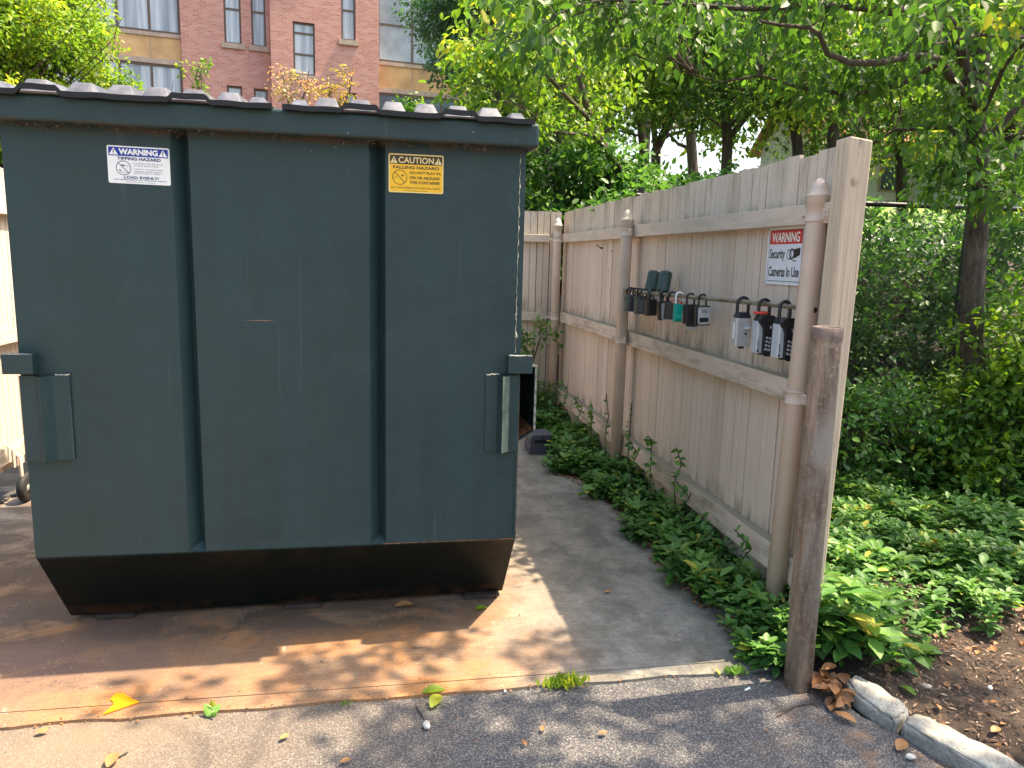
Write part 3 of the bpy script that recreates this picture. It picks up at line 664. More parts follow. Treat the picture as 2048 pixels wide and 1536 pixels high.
# ------------------------------------------------------------------ fences
def boards(mb, p0, p1, z0, z1, width=0.14, th=0.02, nrm=(1,0)):
    a = Vector((*p0, 0)); b = Vector((*p1, 0)); d = (b-a); L = d.length; d.normalize(); q = Vector((nrm[0], nrm[1], 0)); t = 0
    while t < L-0.02:
        w_ = min(width*rng.uniform(0.93, 1.05), L-t); e = t+w_-rng.uniform(0.006, 0.009); o_ = rng.uniform(-0.002, 0.002); zt_ = z1+rng.uniform(-0.008, 0.008); r = rng.uniform(0, 1)
        gm = t+(e-t)*0.5; g = 0.0022 if rng.uniform() < 0.75 else 0.0
        for s0, s1 in (((t, gm-g), (gm+g, e)) if g else ((t, e),)):
            v = []
            for z_ in (z0, zt_):
                for s_, k_ in ((s0, 0), (s1, 0), (s1, 1), (s0, 1)): v.append(a + d*s_ + q*(o_+k_*th) + Vector((0, 0, z_ + (0.004*math.sin(s_*40) if z_ == z0 else 0))))
            mb.add(v, [(0,1,2,3),(4,7,6,5),(0,4,5,1),(1,5,6,2),(2,6,7,3),(3,7,4,0)], r=r)
        if g: # shallow groove floor
            v = [a+d*(gm-g)+q*(o_+0.006)+Vector((0,0,z0+0.01)), a+d*(gm+g)+q*(o_+0.006)+Vector((0,0,z0+0.01)), a+d*(gm+g)+q*(o_+0.006)+Vector((0,0,zt_-0.002)), a+d*(gm-g)+q*(o_+0.006)+Vector((0,0,zt_-0.002))]
            mb.add(v, [(0,1,2,3)], r=-1)
        v = [a+d*(e-0.004)+q*0.010+Vector((0,0,z0+0.02)), a+d*(t+w_+0.004)+q*0.010+Vector((0,0,z0+0.02)), a+d*(t+w_+0.004)+q*0.010+Vector((0,0,zt_-0.012)), a+d*(e-0.004)+q*0.010+Vector((0,0,zt_-0.012))]
        if e < L-0.03: mb.add(v, [(0,1,2,3)], r=-1)
        t += w_
def pipe_post(parent, x_, y_, z0, zt_, r=0.042, clamps=(1.82, 1.05), side='y'):
    mb = MB(); mb.lathe((x_, y_, 0), [(0.0, z0), (r, z0), (r, zt_)], 28)
    p = mb.build('pipe_post', M_pipe, parent)
    mb = MB(); mb.lathe((x_, y_, zt_), [(r+0.001, -0.05), (r+0.006, -0.048), (r+0.006, -0.004), (r+0.009, 0.0), (r+0.008, 0.006), (r*0.93, 0.012), (r*0.80, 0.034), (r*0.58, 0.056), (r*0.32, 0.070), (r*0.14, 0.074), (0.0, 0.075)], 28)
    mb.build('acorn_cap', M_pipe, p)
    for zc in clamps:
        mb = MB(); mb.lathe((x_, y_, zc), [(r+0.001, -0.030), (r+0.0055, -0.029), (r+0.0055, -0.024), (r+0.003, -0.022), (r+0.003, 0.022), (r+0.0055, 0.024), (r+0.0055, 0.029), (r+0.001, 0.030)], 28)
        if side == 'y':
            mb.box((x_-0.006, y_-r-0.045, zc-0.022), (x_+0.004, y_-r+0.002, zc+0.022)); mb.box((x_+0.012, y_+r-0.004, zc-0.026), (x_+0.018, y_+r+0.07, zc+0.026))
            mb.tube([(x_-0.016, y_+r+0.05, zc), (x_+0.008, y_+r+0.05, zc)], 0.008, 6)
            mb.tube([(x_-0.013, y_-r-0.03, zc+0.010), (x_+0.010, y_-r-0.03, zc+0.010)], 0.005, 6); mb.tube([(x_-0.013, y_-r-0.03, zc-0.010), (x_+0.010, y_-r-0.03, zc-0.010)], 0.005, 6)
        else:
            mb.box((x_-r-0.05, y_-0.005, zc-0.012), (x_+r+0.05, y_+0.005, zc+0.012))
        mb.build('clamp', M_pipe, p)
    return p
FX = 1.862
fen = thing('wooden_fence', 'long beige board fence with pipe posts running back beside the dumpster', 'fence', (1.85, 5.0, 0))
mb = MB(); boards(mb, (FX, 2.745), (FX, 7.52), 0.035, 2.092, nrm=(1, 0)); mb.build('boards', M_board, fen, rnd=True)
for (za, zb_) in ((1.784, 1.868), (1.008, 1.110), (0.198, 0.330)):
    for (ya, yb_) in ((2.775, 5.215), (5.235, 7.46)):
        mb = MB(); lean = rng.uniform(-0.006, 0.006)
        mb.add([(1.803,ya,za),(FX-0.003,ya,za),(FX-0.003,yb_,za+lean),(1.803,yb_,za+lean),(1.803,ya,zb_),(FX-0.003,ya,zb_),(FX-0.003,yb_,zb_+lean),(1.803,yb_,zb_+lean)], [(0,1,2,3),(4,7,6,5),(0,4,5,1),(1,5,6,2),(2,6,7,3),(3,7,4,0)])
        mb.build('rail', M_rail, fen, bevel=0.004)
pp0 = pipe_post(fen, 1.758, 2.905, -0.02, 1.895)
for o_ in [pp0]+list(pp0.children):
    for v_ in o_.data.vertices: v_.co.x += 0.024*v_.co.z
pp1 = pipe_post(fen, 1.762, 5.225, 0.0, 1.905); pipe_post(fen, 1.757, 7.33, 0.0, 1.95, side='x')
mb = MB(); mb.lathe((0,0,0), [(0.0, 0.0), (0.0095, 0.0), (0.0115, 0.001), (0.0125, 0.0)], 16)
Mh = Matrix.Translation((1.758+0.034+0.018, 2.905-0.0395, 1.427)) @ Matrix.Rotation(math.radians(90), 4, 'X') @ Matrix.Rotation(math.radians(24), 4, 'Y')
mb.v = [tuple(Mh @ Vector(q)) for q in mb.v]; mb.build('drilled_hole', M_dark, fen)
mb = MB(); tl = 0.035
b0, b1, t0, t1 = (1.722, 2.680), (1.820, 2.772), (1.755, 2.680), (1.853, 2.772)
v = [(b0[0],b0[1],-0.03),(b1[0],b0[1],-0.03),(b1[0],b1[1],-0.03),(b0[0],b1[1],-0.03),(t0[0],t0[1],2.100),(t1[0],t0[1],2.088),(t1[0],t1[1],2.086),(t0[0],t1[1],2.098)]
v = [(q[0]+(0.012 if q[2] > 1 else 0.018), q[1]-0.008, q[2]) for q in v]
mb.add(v, [(0,3,2,1),(4,5,6,7),(0,1,5,4),(1,2,6,5),(2,3,7,6),(3,0,4,7)]); mb.build('end_post', M_post, fen, bevel=0.006, seg=2)

bf = thing('back_fence', 'short beige board fence closing the far end of the dumpster bay', 'fence', (0.2, 7.56, 0))
mb = MB(); boards(mb, (-2.25, 7.50), (1.84, 7.50), 0.04, 2.09, nrm=(0, 1)); mb.build('boards', M_board, bf, rnd=True)
M_rail2 = M_rail
for za, zb_ in ((1.79, 1.865), (1.0, 1.085), (0.22, 0.33)):
    mb = MB(); mb.box((-2.2, 7.44, za), (1.70, 7.497, zb_)); mb.build('rail', M_rail, bf, bevel=0.004)

M_boardl = fence_paint('beige_side_boards', BE)
sf = thing('side_fence', 'beige board fence left of the dumpster with a caster wheel under it', 'fence', (-2.3, 5.5, 0))
mb = MB(); boards(mb, (-2.30, 3.6), (-2.30, 7.45), 0.22, 2.09, nrm=(-1, 0)); mb.build('boards', M_boardl, sf, rnd=True)
for za, zb_ in ((1.80, 1.885), (1.01, 1.095), (0.28, 0.385)):
    mb = MB(); mb.box((-2.297, 3.6, za), (-2.25, 7.43, zb_)); mb.build('rail', M_rail, sf, bevel=0.004)
mb = MB(); mb.box((-2.246, 4.98, 0.24), (-2.240, 5.12, 0.36)); mb.tube([(-2.22, 5.02, 0.16), (-2.22, 5.02, 0.30), (-2.245, 5.02, 0.32)], 0.012, 8); mb.build('wheel_bracket', M_pipe, sf)
mb = MB()
for a in range(28):
    pass
ringp = []
mb.lathe((0, 0, 0), [(0.035, -0.022), (0.078, -0.024), (0.092, -0.012), (0.092, 0.012), (0.078, 0.024), (0.035, 0.022)], 28)
Mh = Matrix.Translation((-2.215, 5.05, 0.092)) @ Matrix.Rotation(math.radians(90), 4, 'Y')
mb.v = [tuple(Mh @ Vector(q)) for q in mb.v]; wh = mb.build('caster_wheel', M_rubber, sf)
mb = MB(); mb.lathe((0, 0, 0), [(0.0, -0.014), (0.034, -0.014), (0.0345, 0.014), (0.0, 0.014)], 20); mb.v = [tuple(Mh @ Vector(q)) for q in mb.v]; mb.build('hub', M_silver, wh)
mb = MB(); mb.lathe((-2.20, 5.16, 0), [(0, 0.0), (0.022, 0.0), (0.022, 0.26), (0, 0.26)], 14); mb.build('gate_drop_pipe', M_pipe, sf)
# mat / trodden litter by the side fence
mb = MB()
for i in range(14):
    y_ = 4.55+i*0.05; mb.box((-2.9+0.01*i, y_, 0.004), (-2.32+rng.uniform(-0.03,0.03), y_+0.036, 0.012+rng.uniform(0,0.006)))
o = mb.build('slatted_mat', plain('weathered_dark_slats', (0.07, 0.065, 0.06), 0.85, var=0.3, sc=20)); tag(o, 'dark weathered slatted mat lying under the left side fence', 'mat'); origin_to(o, (-2.6, 4.9, 0.0))

# ------------------------------------------------------------------ rod, lock boxes, sign
mb = MB(); RX = 1.758
rp = [(RX+0.02, 2.930, 1.434), (RX, 3.4, 1.430), (RX, 4.0, 1.422), (RX, 4.6, 1.414), (RX, 5.184, 1.412)]
mb.tube(rp, 0.0115, 12); mb.tube([(RX, 5.12, 1.4125), (RX, 5.183, 1.412)], 0.0165, 12)
o = mb.build('hanging_rod', M_rod); tag(o, 'thin weathered metal rod holding key lock boxes between two fence pipes', 'rod'); origin_to(o, (RX, 4.0, 1.42))
def rz(y_): 
    for a, b in zip(rp, rp[1:]):
        if a[1] <= y_ <= b[1]: return a[2] + (b[2]-a[2])*(y_-a[1])/(b[1]-a[1])
    return 1.42
def shackle(root, r=0.019, leg=0.030, rad=0.0052, mat=None, z=0.0):
    """U bar over the rod; local origin = rod centre"""
    mb = MB(); zc = 0.0115 + rad - r + 0.0
    pts = [(-r, 0, zc-leg)] + [(-r*math.cos(math.pi*i/12), 0, zc + r*math.sin(math.pi*i/12)) for i in range(13)] + [(r, 0, zc-leg)]
    mb.tube(pts, rad, 10); o = mb.build('shackle', mat or M_inkblack, root, local=True); return zc-leg
def place(o, y_, yaw=0, tilt=0, x=None, roll=0):
    o.location = (RX if x is None else x, y_, rz(y_)); o.rotation_euler = (math.radians(tilt), math.radians(roll), math.radians(yaw)); ORG[o.name] = Vector((0,0,0))
GR = 'key lock boxes hanging from the rod'
def oct_prism(mb, w_, d, z0, z1, ch, taper=0.0):
    """chamfered body: width w_, depth d, front at -y"""
    P0 = [(-w_+ch,-d),(w_-ch,-d),(w_,-d+ch),(w_,d-ch),(w_-ch,d),(-w_+ch,d),(-w_,d-ch),(-w_,-d+ch)]
    n = 8; vs = [(a, b, z0) for a, b in P0] + [(a*(1-taper), b*(1-taper), z1) for a, b in P0]
    mb.add(vs, [tuple(range(n))[::-1], tuple(range(n,2*n))] + [(i,(i+1)%n,n+(i+1)%n,n+i) for i in range(n)])
def big_lock(label, y_, yaw, face, ring=False):
    r = thing('lock_box', label, 'lock box', (0,0,0), GR); zb_ = shackle(r, 0.024, 0.042, 0.0068)
    mb = MB(); oct_prism(mb, 0.034, 0.026, zb_-0.020, zb_+0.004, 0.008, 0.22); mb.build('shoulder', M_black, r, bevel=0.002, local=True)
    if face == 'plain':
        mb = MB(); oct_prism(mb, 0.0355, 0.027, zb_-0.142, zb_-0.0205, 0.007, -0.01); mb.build('shell', M_silver, r, bevel=0.003, local=True)
        mb = MB(); mb.tube([(-0.002, -0.030, zb_-0.066), (0.026, -0.034, zb_-0.062)], [0.007, 0.009], 10); mb.build('thumb_turn', M_shell, r, local=True)
        mb = MB(); mb.box((0.006, -0.0285, zb_-0.092), (0.015, -0.0274, zb_-0.083)); mb.build('emblem', M_inkblack, r, local=True)
        mb = MB(); mb.box((-0.0366, -0.016, zb_-0.11), (-0.0358, 0.002, zb_-0.04)); mb.build('side_label', M_white, r, local=True)
        mb = MB(); mb.box((-0.010, -0.020, zb_-0.152), (0.010, 0.000, zb_-0.1425)); mb.build('key_latch', M_black, r, local=True)
    else:
        mb = MB(); oct_prism(mb, 0.036, 0.024, zb_-0.150, zb_-0.0205, 0.006, 0.0); mb.build('shell', M_shell, r, bevel=0.003, local=True)
        # black keypad panel standing proud of the shell
        pr = [(-0.012,-0.155),(0.004,-0.162),(0.024,-0.162),(0.036,-0.150),(0.037,-0.010),(0.026,0.004),(-0.018,0.004),(-0.034,-0.010),(-0.036,-0.026),(-0.022,-0.036),(-0.014,-0.056)]
        mb = MB(); mb.prism([(a, b+zb_) for a, b in pr], 'y', -0.038, -0.0245); kp = mb.build('keypad_panel', M_black, r, bevel=0.003, local=True)
        mb = MB()
        for i in range(4):
            for j in range(3): 
                mb.tube([(0.000+j*0.0135-0.001*i, -0.0375, zb_-0.085-i*0.0155-(0.003 if j==1 else 0)), (0.000+j*0.0135-0.001*i, -0.0405, zb_-0.085-i*0.0155-(0.003 if j==1 else 0))], 0.0052, 12)
        mb.build('buttons', M_shell, kp, local=True)
        mb = MB(); mb.box((0.010, -0.0395, zb_-0.048), (0.017, -0.0385, zb_-0.037)); mb.build('badge', M_shell, kp, local=True)
        mb = MB(); mb.box((-0.033, -0.0252, zb_-0.145), (-0.026, -0.0243, zb_-0.134)); mb.box((-0.0310, -0.0252, zb_-0.128), (-0.0285, -0.0243, zb_-0.095)); mb.build('side_mark', M_inkblack, r, local=True)
        mb = MB(); mb.box((-0.012, -0.016, zb_-0.158), (0.010, 0.002, zb_-0.1505)); mb.build('key_latch', M_black, r, local=True)
        if ring:
            mb = MB(); pts = [(-0.010+0.027*math.cos(a), 0.006+0.022*math.sin(a), zb_+0.012) for a in np.linspace(0, 2*math.pi, 25)]
            mb.tube(pts, 0.0055, 8, caps=False); mb.build('red_collar', M_redpl, r, local=True)
    place(r, y_, yaw); r.scale = (1.14,)*3; return r
big_lock('silver fronted lock box with a small thumb turn, no keypad', 3.401, -6, 'plain')
big_lock('black keypad lock box with a red collar round its shackle', 3.195, 2, 'keypad', True)
big_lock('black keypad lock box partly behind the nearest fence pipe', 3.015, 8, 'keypad')
def small_lock(label, y_, yaw, front, tilt=0, h=0.075, sc=1.0, mat=None, shm=None, cat='lock box', roll=0):
    r = thing('lock_box', label, cat, (0,0,0), GR); zb_ = shackle(r, 0.017, 0.034, 0.0045, shm)
    mb = MB(); oct_prism(mb, 0.0335, 0.019, zb_-h, zb_, 0.007); b = mb.build('case', mat or M_black, r, bevel=0.003, local=True)
    if front == 'window':
        mb = MB(); plate_into(mb, rrect(-0.027, zb_-h+0.006, 0.029, zb_-0.005, 0.010), (Vector((0,0,0)), Vector((1,0,0)), Vector((0,0,1)), Vector((0,-1,0))), 0.0192, 0.0222); p = mb.build('face_plate', M_shell, r, local=True)
        mb = MB(); mb.box((-0.021, -0.0236, zb_-h+0.016), (0.021, -0.0226, zb_-h+0.036)); mb.build('dial_window', M_inkblack, p, local=True); mb = MB()
        for k in range(3): mb.box((-0.012, -0.0232, zb_-0.018-0.006*k), (0.014, -0.0226, zb_-0.0165-0.006*k))
        mb.build('lettering', M_inkblack, p, local=True)
    elif front == 'door':
        mb = MB(); plate_into(mb, rrect(-0.024, zb_-h-0.012, 0.030, zb_-0.010, 0.006), (Vector((0,0,0)), Vector((1,0,0)), Vector((0,0,1)), Vector((0,-1,0))), 0.0192, 0.0300); mb.build('front_cover', M_inkblack, r, bevel=0.002, local=True)
        mb = MB(); mb.box((-0.022, -0.031, zb_-h-0.024), (0.030, -0.012, zb_-h-0.0125)); mb.build('pull_tab', M_silver, r, bevel=0.002, local=True)
    elif front == 'dial':
        mb = MB(); plate_into(mb, rrect(-0.024, zb_-h+0.001, 0.031, zb_-0.008, 0.008), (Vector((0,0,0)), Vector((1,0,0)), Vector((0,0,1)), Vector((0,-1,0))), 0.0192, 0.0215); p = mb.build('face_plate', M_shell, r, local=True)
        mb = MB(); f2 = (Vector((0,0,0)), Vector((1,0,0)), Vector((0,0,1)), Vector((0,-1,0)))
        ring_into(mb, 0.006, zb_-0.026, 0.007, 0.014, f2, 0.0222, 16); poly_into(mb, [(-0.006, zb_-0.055), (-0.001, zb_-0.042), (0.002, zb_-0.043), (-0.002, zb_-0.056)], f2, 0.0222); poly_into(mb, [(0.008, zb_-0.055), (0.011, zb_-0.042), (0.015, zb_-0.043), (0.012, zb_-0.056)], f2, 0.0222)
        poly_into(mb, [(-0.012, zb_-0.068), (0.018, zb_-0.068), (0.018, zb_-0.065), (-0.012, zb_-0.065)], f2, 0.0222)
        mb.build('dial_mark', M_inkblack, p, local=True)
    elif front == 'panel':
        mb = MB(); mb.box((-0.022, -0.0225, zb_-h+0.008), (0.024, -0.0193, zb_-0.010))
        for k in range(5): mb.box((-0.016, -0.0240, zb_-0.020-0.010*k), (0.018, -0.0228, zb_-0.0165-0.010*k))
        mb.build('front_panel', plain('lock_panel', (0.10, 0.105, 0.10), 0.5), r, local=True)
    elif front == 'cover':
        mb = MB(); oct_prism(mb, 0.036, 0.023, zb_-h-0.004, zb_+0.010, 0.008, 0.1); mb.build('weather_cover', M_dkgreen, r, bevel=0.003, local=True)
    place(r, y_, yaw+rng.uniform(-9, 9), tilt, roll=roll+rng.uniform(-5, 5)); r.scale = (sc*1.22,)*3; return r
small_lock('small lock box with grey plate and dark display window, rightmost of the far cluster', 3.870, -8, 'window', h=0.088)
small_lock('black lock box with open front cover and silver tab, right of the teal one', 4.030, -4, 'door', h=0.090)
tl = thing('lock_box', 'bright teal plastic lock box on a white shackle', 'lock box', (0,0,0), GR); zb_ = shackle(tl, 0.019, 0.038, 0.0055, M_white)
mb = MB(); oct_prism(mb, 0.026, 0.022, zb_-0.092, zb_-0.002, 0.006); mb.build('case', M_teal, tl, bevel=0.003, local=True)
mb = MB(); mb.tube([(-0.024, -0.020, zb_-0.070), (0.024, -0.020, zb_-0.070)], 0.016, 14)
for k in range(3): mb.box((0.004, -0.0245, zb_-0.026-0.013*k), (0.016, -0.0222, zb_-0.019-0.013*k))
mb.build('dial_wheel', M_teal, tl, local=True)
mb = MB(); mb.tube([(0.008, -0.012, zb_-0.002), (0.008, -0.012, zb_+0.010)], 0.008, 10); mb.build('red_button', M_redpl, tl, local=True)
place(tl, 4.188, -6); tl.scale = (1.15,)*3
small_lock('dark lock box with rounded grey cover squeezed left of the teal one', 4.300, -22, 'plate', h=0.085, roll=6)
small_lock('black lock box with silver face and round dial mark', 4.440, 6, 'dial', h=0.095)
small_lock('plain black lock box hanging below the two green covers', 4.660, 10, 'none', h=0.085)
small_lock('lock box with ribbed grey front panel, left of the plain black one', 4.797, -12, 'panel', h=0.085, mat=plain('lock_dark_grey', (0.05, 0.05, 0.048), 0.5))
small_lock('greenish weather covered lock box left of the ribbed panel one', 4.875, 4, 'cover', h=0.082)
small_lock('navy black lock box third from the far end of the rod', 4.950, -8, 'none', h=0.080, mat=plain('navy_plastic', (0.014, 0.016, 0.035), 0.45))
small_lock('dark green covered lock box second from the far end of the rod', 5.020, 4, 'cover', h=0.080)
small_lock('small black lock box at the far end of the rod', 5.075, 0, 'none', h=0.078)
for y_, lb, yaw, ti in ((4.47, 'right one of two dark green rubber lock covers standing above the rod', -14, -16), (4.68, 'left one of two dark green rubber lock covers standing above the rod', -14, -14)):
    r = thing('lock_cover', lb, 'lock cover', (0,0,0), 'green lock covers above the rod')
    mb = MB(); P0 = [(0.042*math.cos(a)*(1.0), 0.036*math.sin(a)) for a in np.linspace(0, 2*math.pi, 9)[:-1]+0.39]
    n = 8; prof = [(0.62, 0.012), (0.96, 0.020), (1.0, 0.030), (1.0, 0.125), (0.93, 0.142), (0.5, 0.150)]
    vs = [(a*k, b*k, z_) for k, z_ in prof for a, b in P0]
    mb.add(vs, [(i*n+j, i*n+(j+1)%n, (i+1)*n+(j+1)%n, (i+1)*n+j) for i in range(len(prof)-1) for j in range(n)] + [tuple(range(n))[::-1], tuple(range((len(prof)-1)*n, len(prof)*n))])
    mb.build('hood', M_dkgreen, r, bevel=0.003, local=True)
    mb = MB(); mb.tube([(0, -0.02, 0.03), (-0.014, -0.030, 0.0), (-0.012, -0.026, -0.02), (0.006, -0.012, -0.045)], [0.010, 0.009, 0.009, 0.012], 8)
    mb.tube([(0.012, 0.01, 0.02), (0.014, 0.016, -0.005), (0.010, 0.010, -0.03)], 0.007, 8); mb.build('strap', M_dkgreen, r, local=True)
    place(r, y_, yaw, ti, roll=10)
# pink strap and pale ribbon near the teal lock
mb = MB(); zz_ = rz(4.26)
mb.tube([(RX-0.03, 4.26, zz_-0.030), (RX-0.005, 4.25, zz_-0.018), (RX+0.02, 4.24, zz_-0.030), (RX+0.01, 4.24, zz_-0.045), (RX-0.02, 4.25, zz_-0.043)], [0.007, 0.009, 0.008, 0.007, 0.006], 8)
o = mb.build('key_strap', M_pink); tag(o, 'pinkish strap looped round the rod left of the teal lock box', 'strap'); origin_to(o, (RX, 4.25, zz_))
mb = MB(); v = [(RX-0.015, 4.10, 1.30), (RX-0.008, 4.10, 1.30), (RX-0.006, 4.11, 1.22), (RX-0.017, 4.10, 1.175), (RX-0.011, 4.105, 1.175)]
mb.tube([(RX-0.012, 4.10, 1.34), (RX-0.010, 4.105, 1.26), (RX-0.018, 4.10, 1.20), (RX-0.020, 4.10, 1.16)], [0.002, 0.003, 0.004, 0.002], 6)
o = mb.build('ribbon', plain('pale_ribbon', (0.6, 0.42, 0.34), 0.6)); tag(o, 'pale thin ribbon dangling below the teal lock box', 'ribbon'); origin_to(o, (RX, 4.1, 1.3))

# security sign on the boards
fr = (Vector((FX-0.006, 3.385, 1.521)), Vector((0, -0.765, 0)), Vector((0, 0, 0.91)), Vector((-1, 0, 0)))
sg = thing('warning_sign', 'white and red sign reading WARNING Security Cameras In Use on the fence', 'sign', (FX, 3.26, 1.5))
Wd, Hd = 0.42, 0.290
mb = MB(); plate_into(mb, rrect(0, 0, Wd, Hd, 0.006), fr, 0.0, 0.0015); mb.build('panel', plain('white_sign_panel', (0.74, 0.78, 0.84), 0.35, var=0.02), sg)
mb = MB(); poly_into(mb, [(0.028, 0.205), (Wd-0.028, 0.205), (Wd-0.028, 0.274), (0.028, 0.274)], fr, 0.0024); mb.build('banner', M_red, sg)
mb = MB(); text_into(mb, 'WARNING', 0.052, 0.214, Wd-0.104, 0.050, fr, 0.0032, 0.025); mb.build('heading', M_white, sg)
mb = MB(); text_into(mb, 'Security', 0.035, 0.118, 0.180, 0.064, fr, 0.0024, 0.02); text_into(mb, 'Cameras In Use', 0.035, 0.040, 0.350, 0.052, fr, 0.0024, 0.02)
A_ = rrect(0.020, 0.016, Wd-0.020, 0.2765, 0.012); B_ = rrect(0.023, 0.019, Wd-0.023, 0.2735, 0.010); n = len(A_); O, R, U, N = fr
mb.add([O+R*a+U*b+N*0.0022 for a, b in A_]+[O+R*a+U*b+N*0.0022 for a, b in B_], [(i,(i+1)%n,n+(i+1)%n,n+i) for i in range(n)])
ring_into(mb, 0.262, 0.152, 0.021, 0.026, fr, 0.0024); ring_into(mb, 0.292, 0.155, 0.018, 0.028, fr, 0.0025)
poly_into(mb, [(0.312, 0.178), (0.380, 0.186), (0.380, 0.150), (0.318, 0.132)], fr, 0.0026); poly_into(mb, [(0.300, 0.126), (0.345, 0.122), (0.352, 0.118), (0.308, 0.119)], fr, 0.0024)
mb.build('lettering', M_inkblack, sg)
for a, b in ((0.010, 0.280), (0.010, 0.010), (Wd-0.010, 0.280), (Wd-0.010, 0.010)): mb = MB(); ring_into(mb, a, b, 0.0, 0.004, fr, 0.004, 10); mb.build('screw', M_dark, sg)

# ------------------------------------------------------------------ bollard, bait box
bo = thing('bollard', 'rusty hollow steel pipe bollard at the near end of the fence', 'bollard', (1.612, 2.44, 0))
mb = MB(); n = 28; prof = [(0.0, -0.05), (0.052, -0.05), (0.052, 1.340), (0.0535, 1.343), (0.0555, 1.346), (0.0555, 1.392), (0.050, 1.394), (0.047, 1.393), (0.047, 1.30), (0.0, 1.30)]
mb.lathe((0, 0, 0), prof, n); Mt = Matrix.Translation((1.612, 2.44, 0)) @ Matrix.Rotation(math.radians(-0.7), 4, 'Y')
mb.v = [tuple(Mt @ Vector(q)) for q in mb.v]; mb.build('pipe', M_rust, bo)
bb = thing('bait_box', 'small dark grey plastic bait box on the ground beside the fork pocket', 'box', (1.36, 6.05, 0))
mb = MB(); P = [(1.25, 0.004), (1.47, 0.004), (1.475, 0.06), (1.46, 0.075), (1.465, 0.13), (1.44, 0.165), (1.27, 0.165), (1.25, 0.13), (1.255, 0.075), (1.245, 0.06)]
mb.prism(P, 'y', 5.93, 6.16); mb.build('case', plain('slate_plastic', (0.07, 0.075, 0.10), 0.5), bb, bevel=0.008)
mb = MB(); mb.box((1.29, 5.922, 0.10), (1.42, 5.929, 0.125)); mb.box((1.345, 5.918, 0.135), (1.365, 5.929, 0.15)); mb.build('latch', M_black, bb)

# ------------------------------------------------------------------ kerb stones
def stone(label, pts, h):
    mb = MB(); rows = []
    n = len(pts); c = Vector((sum(p[0] for p in pts)/n, sum(p[1] for p in pts)/n, 0))
    bm = bmesh.new(); lo = [bm.verts.new((p[0], p[1], -0.04)) for p in pts]; hi = [bm.verts.new((c.x+(p[0]-c.x)*0.93, c.y+(p[1]-c.y)*0.93, h+rng.uniform(-0.008, 0.008))) for p in pts]
    bm.faces.new(hi); bm.faces.new(lo[::-1])
    for i in range(n): bm.faces.new((lo[i], lo[(i+1)%n], hi[(i+1)%n], hi[i]))
    bmesh.ops.bevel(bm, geom=list(bm.edges), offset=0.010, segments=2, affect='EDGES')
    bmesh.ops.triangulate(bm, faces=bm.faces); bmesh.ops.subdivide_edges(bm, edges=bm.edges, cuts=3, use_grid_fill=True)
    from mathutils import noise
    for v in bm.verts:
        q = v.co*16; v.co += noise.noise_vector(q)*0.009 + noise.noise_vector(q*3.3)*0.005
    for f in bm.faces: f.smooth = True
    me = bpy.data.meshes.new('kerb_stone'); bm.to_mesh(me); bm.free(); me.materials.append(M_stone)
    o = bpy.data.objects.new('kerb_stone', me); COL.objects.link(o); tag(o, label, 'kerb stone', 'granite kerb stones'); return origin_to(o, (c.x, c.y, 0))
stone('granite kerb stone touching the dry leaf clump by the bollard', [(1.775,2.395),(1.855,2.425),(1.90,2.33),(1.915,2.21),(1.885,2.155),(1.79,2.115),(1.765,2.20),(1.755,2.31)], 0.033)
stone('pale granite kerb stone nearest the camera at the lower right', [(1.80,2.105),(1.84,2.145),(1.895,2.155),(1.955,2.02),(2.03,1.86),(2.06,1.76),(1.97,1.70),(1.90,1.82),(1.84,1.98)], 0.040)

# ------------------------------------------------------------------ brick building
m = Mat('red_brick')
mp = (m.n('TexCoord'), 'Object'); sx = m.n('SeparateXYZ', {0: mp})
uv = m.n('CombineXYZ', {0: m.math('ADD', (sx, 'X'), (sx, 'Y')), 1: (sx, 'Z'), 2: 0.0})
br = m.n('TexBrick', {'Vector': uv, 'Color1': (0.50, 0.20, 0.15, 1), 'Color2': (0.64, 0.32, 0.245, 1), 'Mortar': (0.56, 0.42, 0.36, 1), 'Scale': 1.0, 'Mortar Size': 0.007, 'Bias': -0.1, 'Brick Width': 0.21, 'Row Height': 0.071})
col = m.mix(m.mr(m.noise(1.2, 4), 0.4, 0.7, 0, 0.25), (br, 0), (0.5, 0.25, 0.19))
M_brick = m.base(col, 0.9)
M_lime = plain('limestone_sill', (0.45, 0.34, 0.26), 0.8, var=0.08, sc=8)
M_bronze = plain('bronze_frame', (0.13, 0.085, 0.06), 0.45, 0.2, var=0.1)
M_spand = plain('tan_spandrel_panel', (0.62, 0.37, 0.16), 0.6, var=0.12, sc=1.5)
m = Mat('window_glass'); sz = (m.n('SeparateXYZ', {0: (m.n('TexCoord'), 'Object')}), 'X')
cur = m.noise(1.0, 3, 0.6, m.mapped((6, 6, 0.2), src=(m.n('TexCoord'), 'Object')))
col = m.mix(m.mr(cur, 0.35, 0.65), (0.22, 0.25, 0.28), (0.55, 0.58, 0.60))
M_glass = m.base(col, 0.08, 0.0, 0.9)
M_glassd = plain('dark_window_glass', (0.10, 0.13, 0.16), 0.06, var=0.3, sc=1.2)
bd = thing('brick_building', 'red brick apartment building with tan panels behind the dumpster', 'building', (-3.30, 26.0, 0))
bd.rotation_euler = (0, 0, math.radians(9))
mbk = MB()
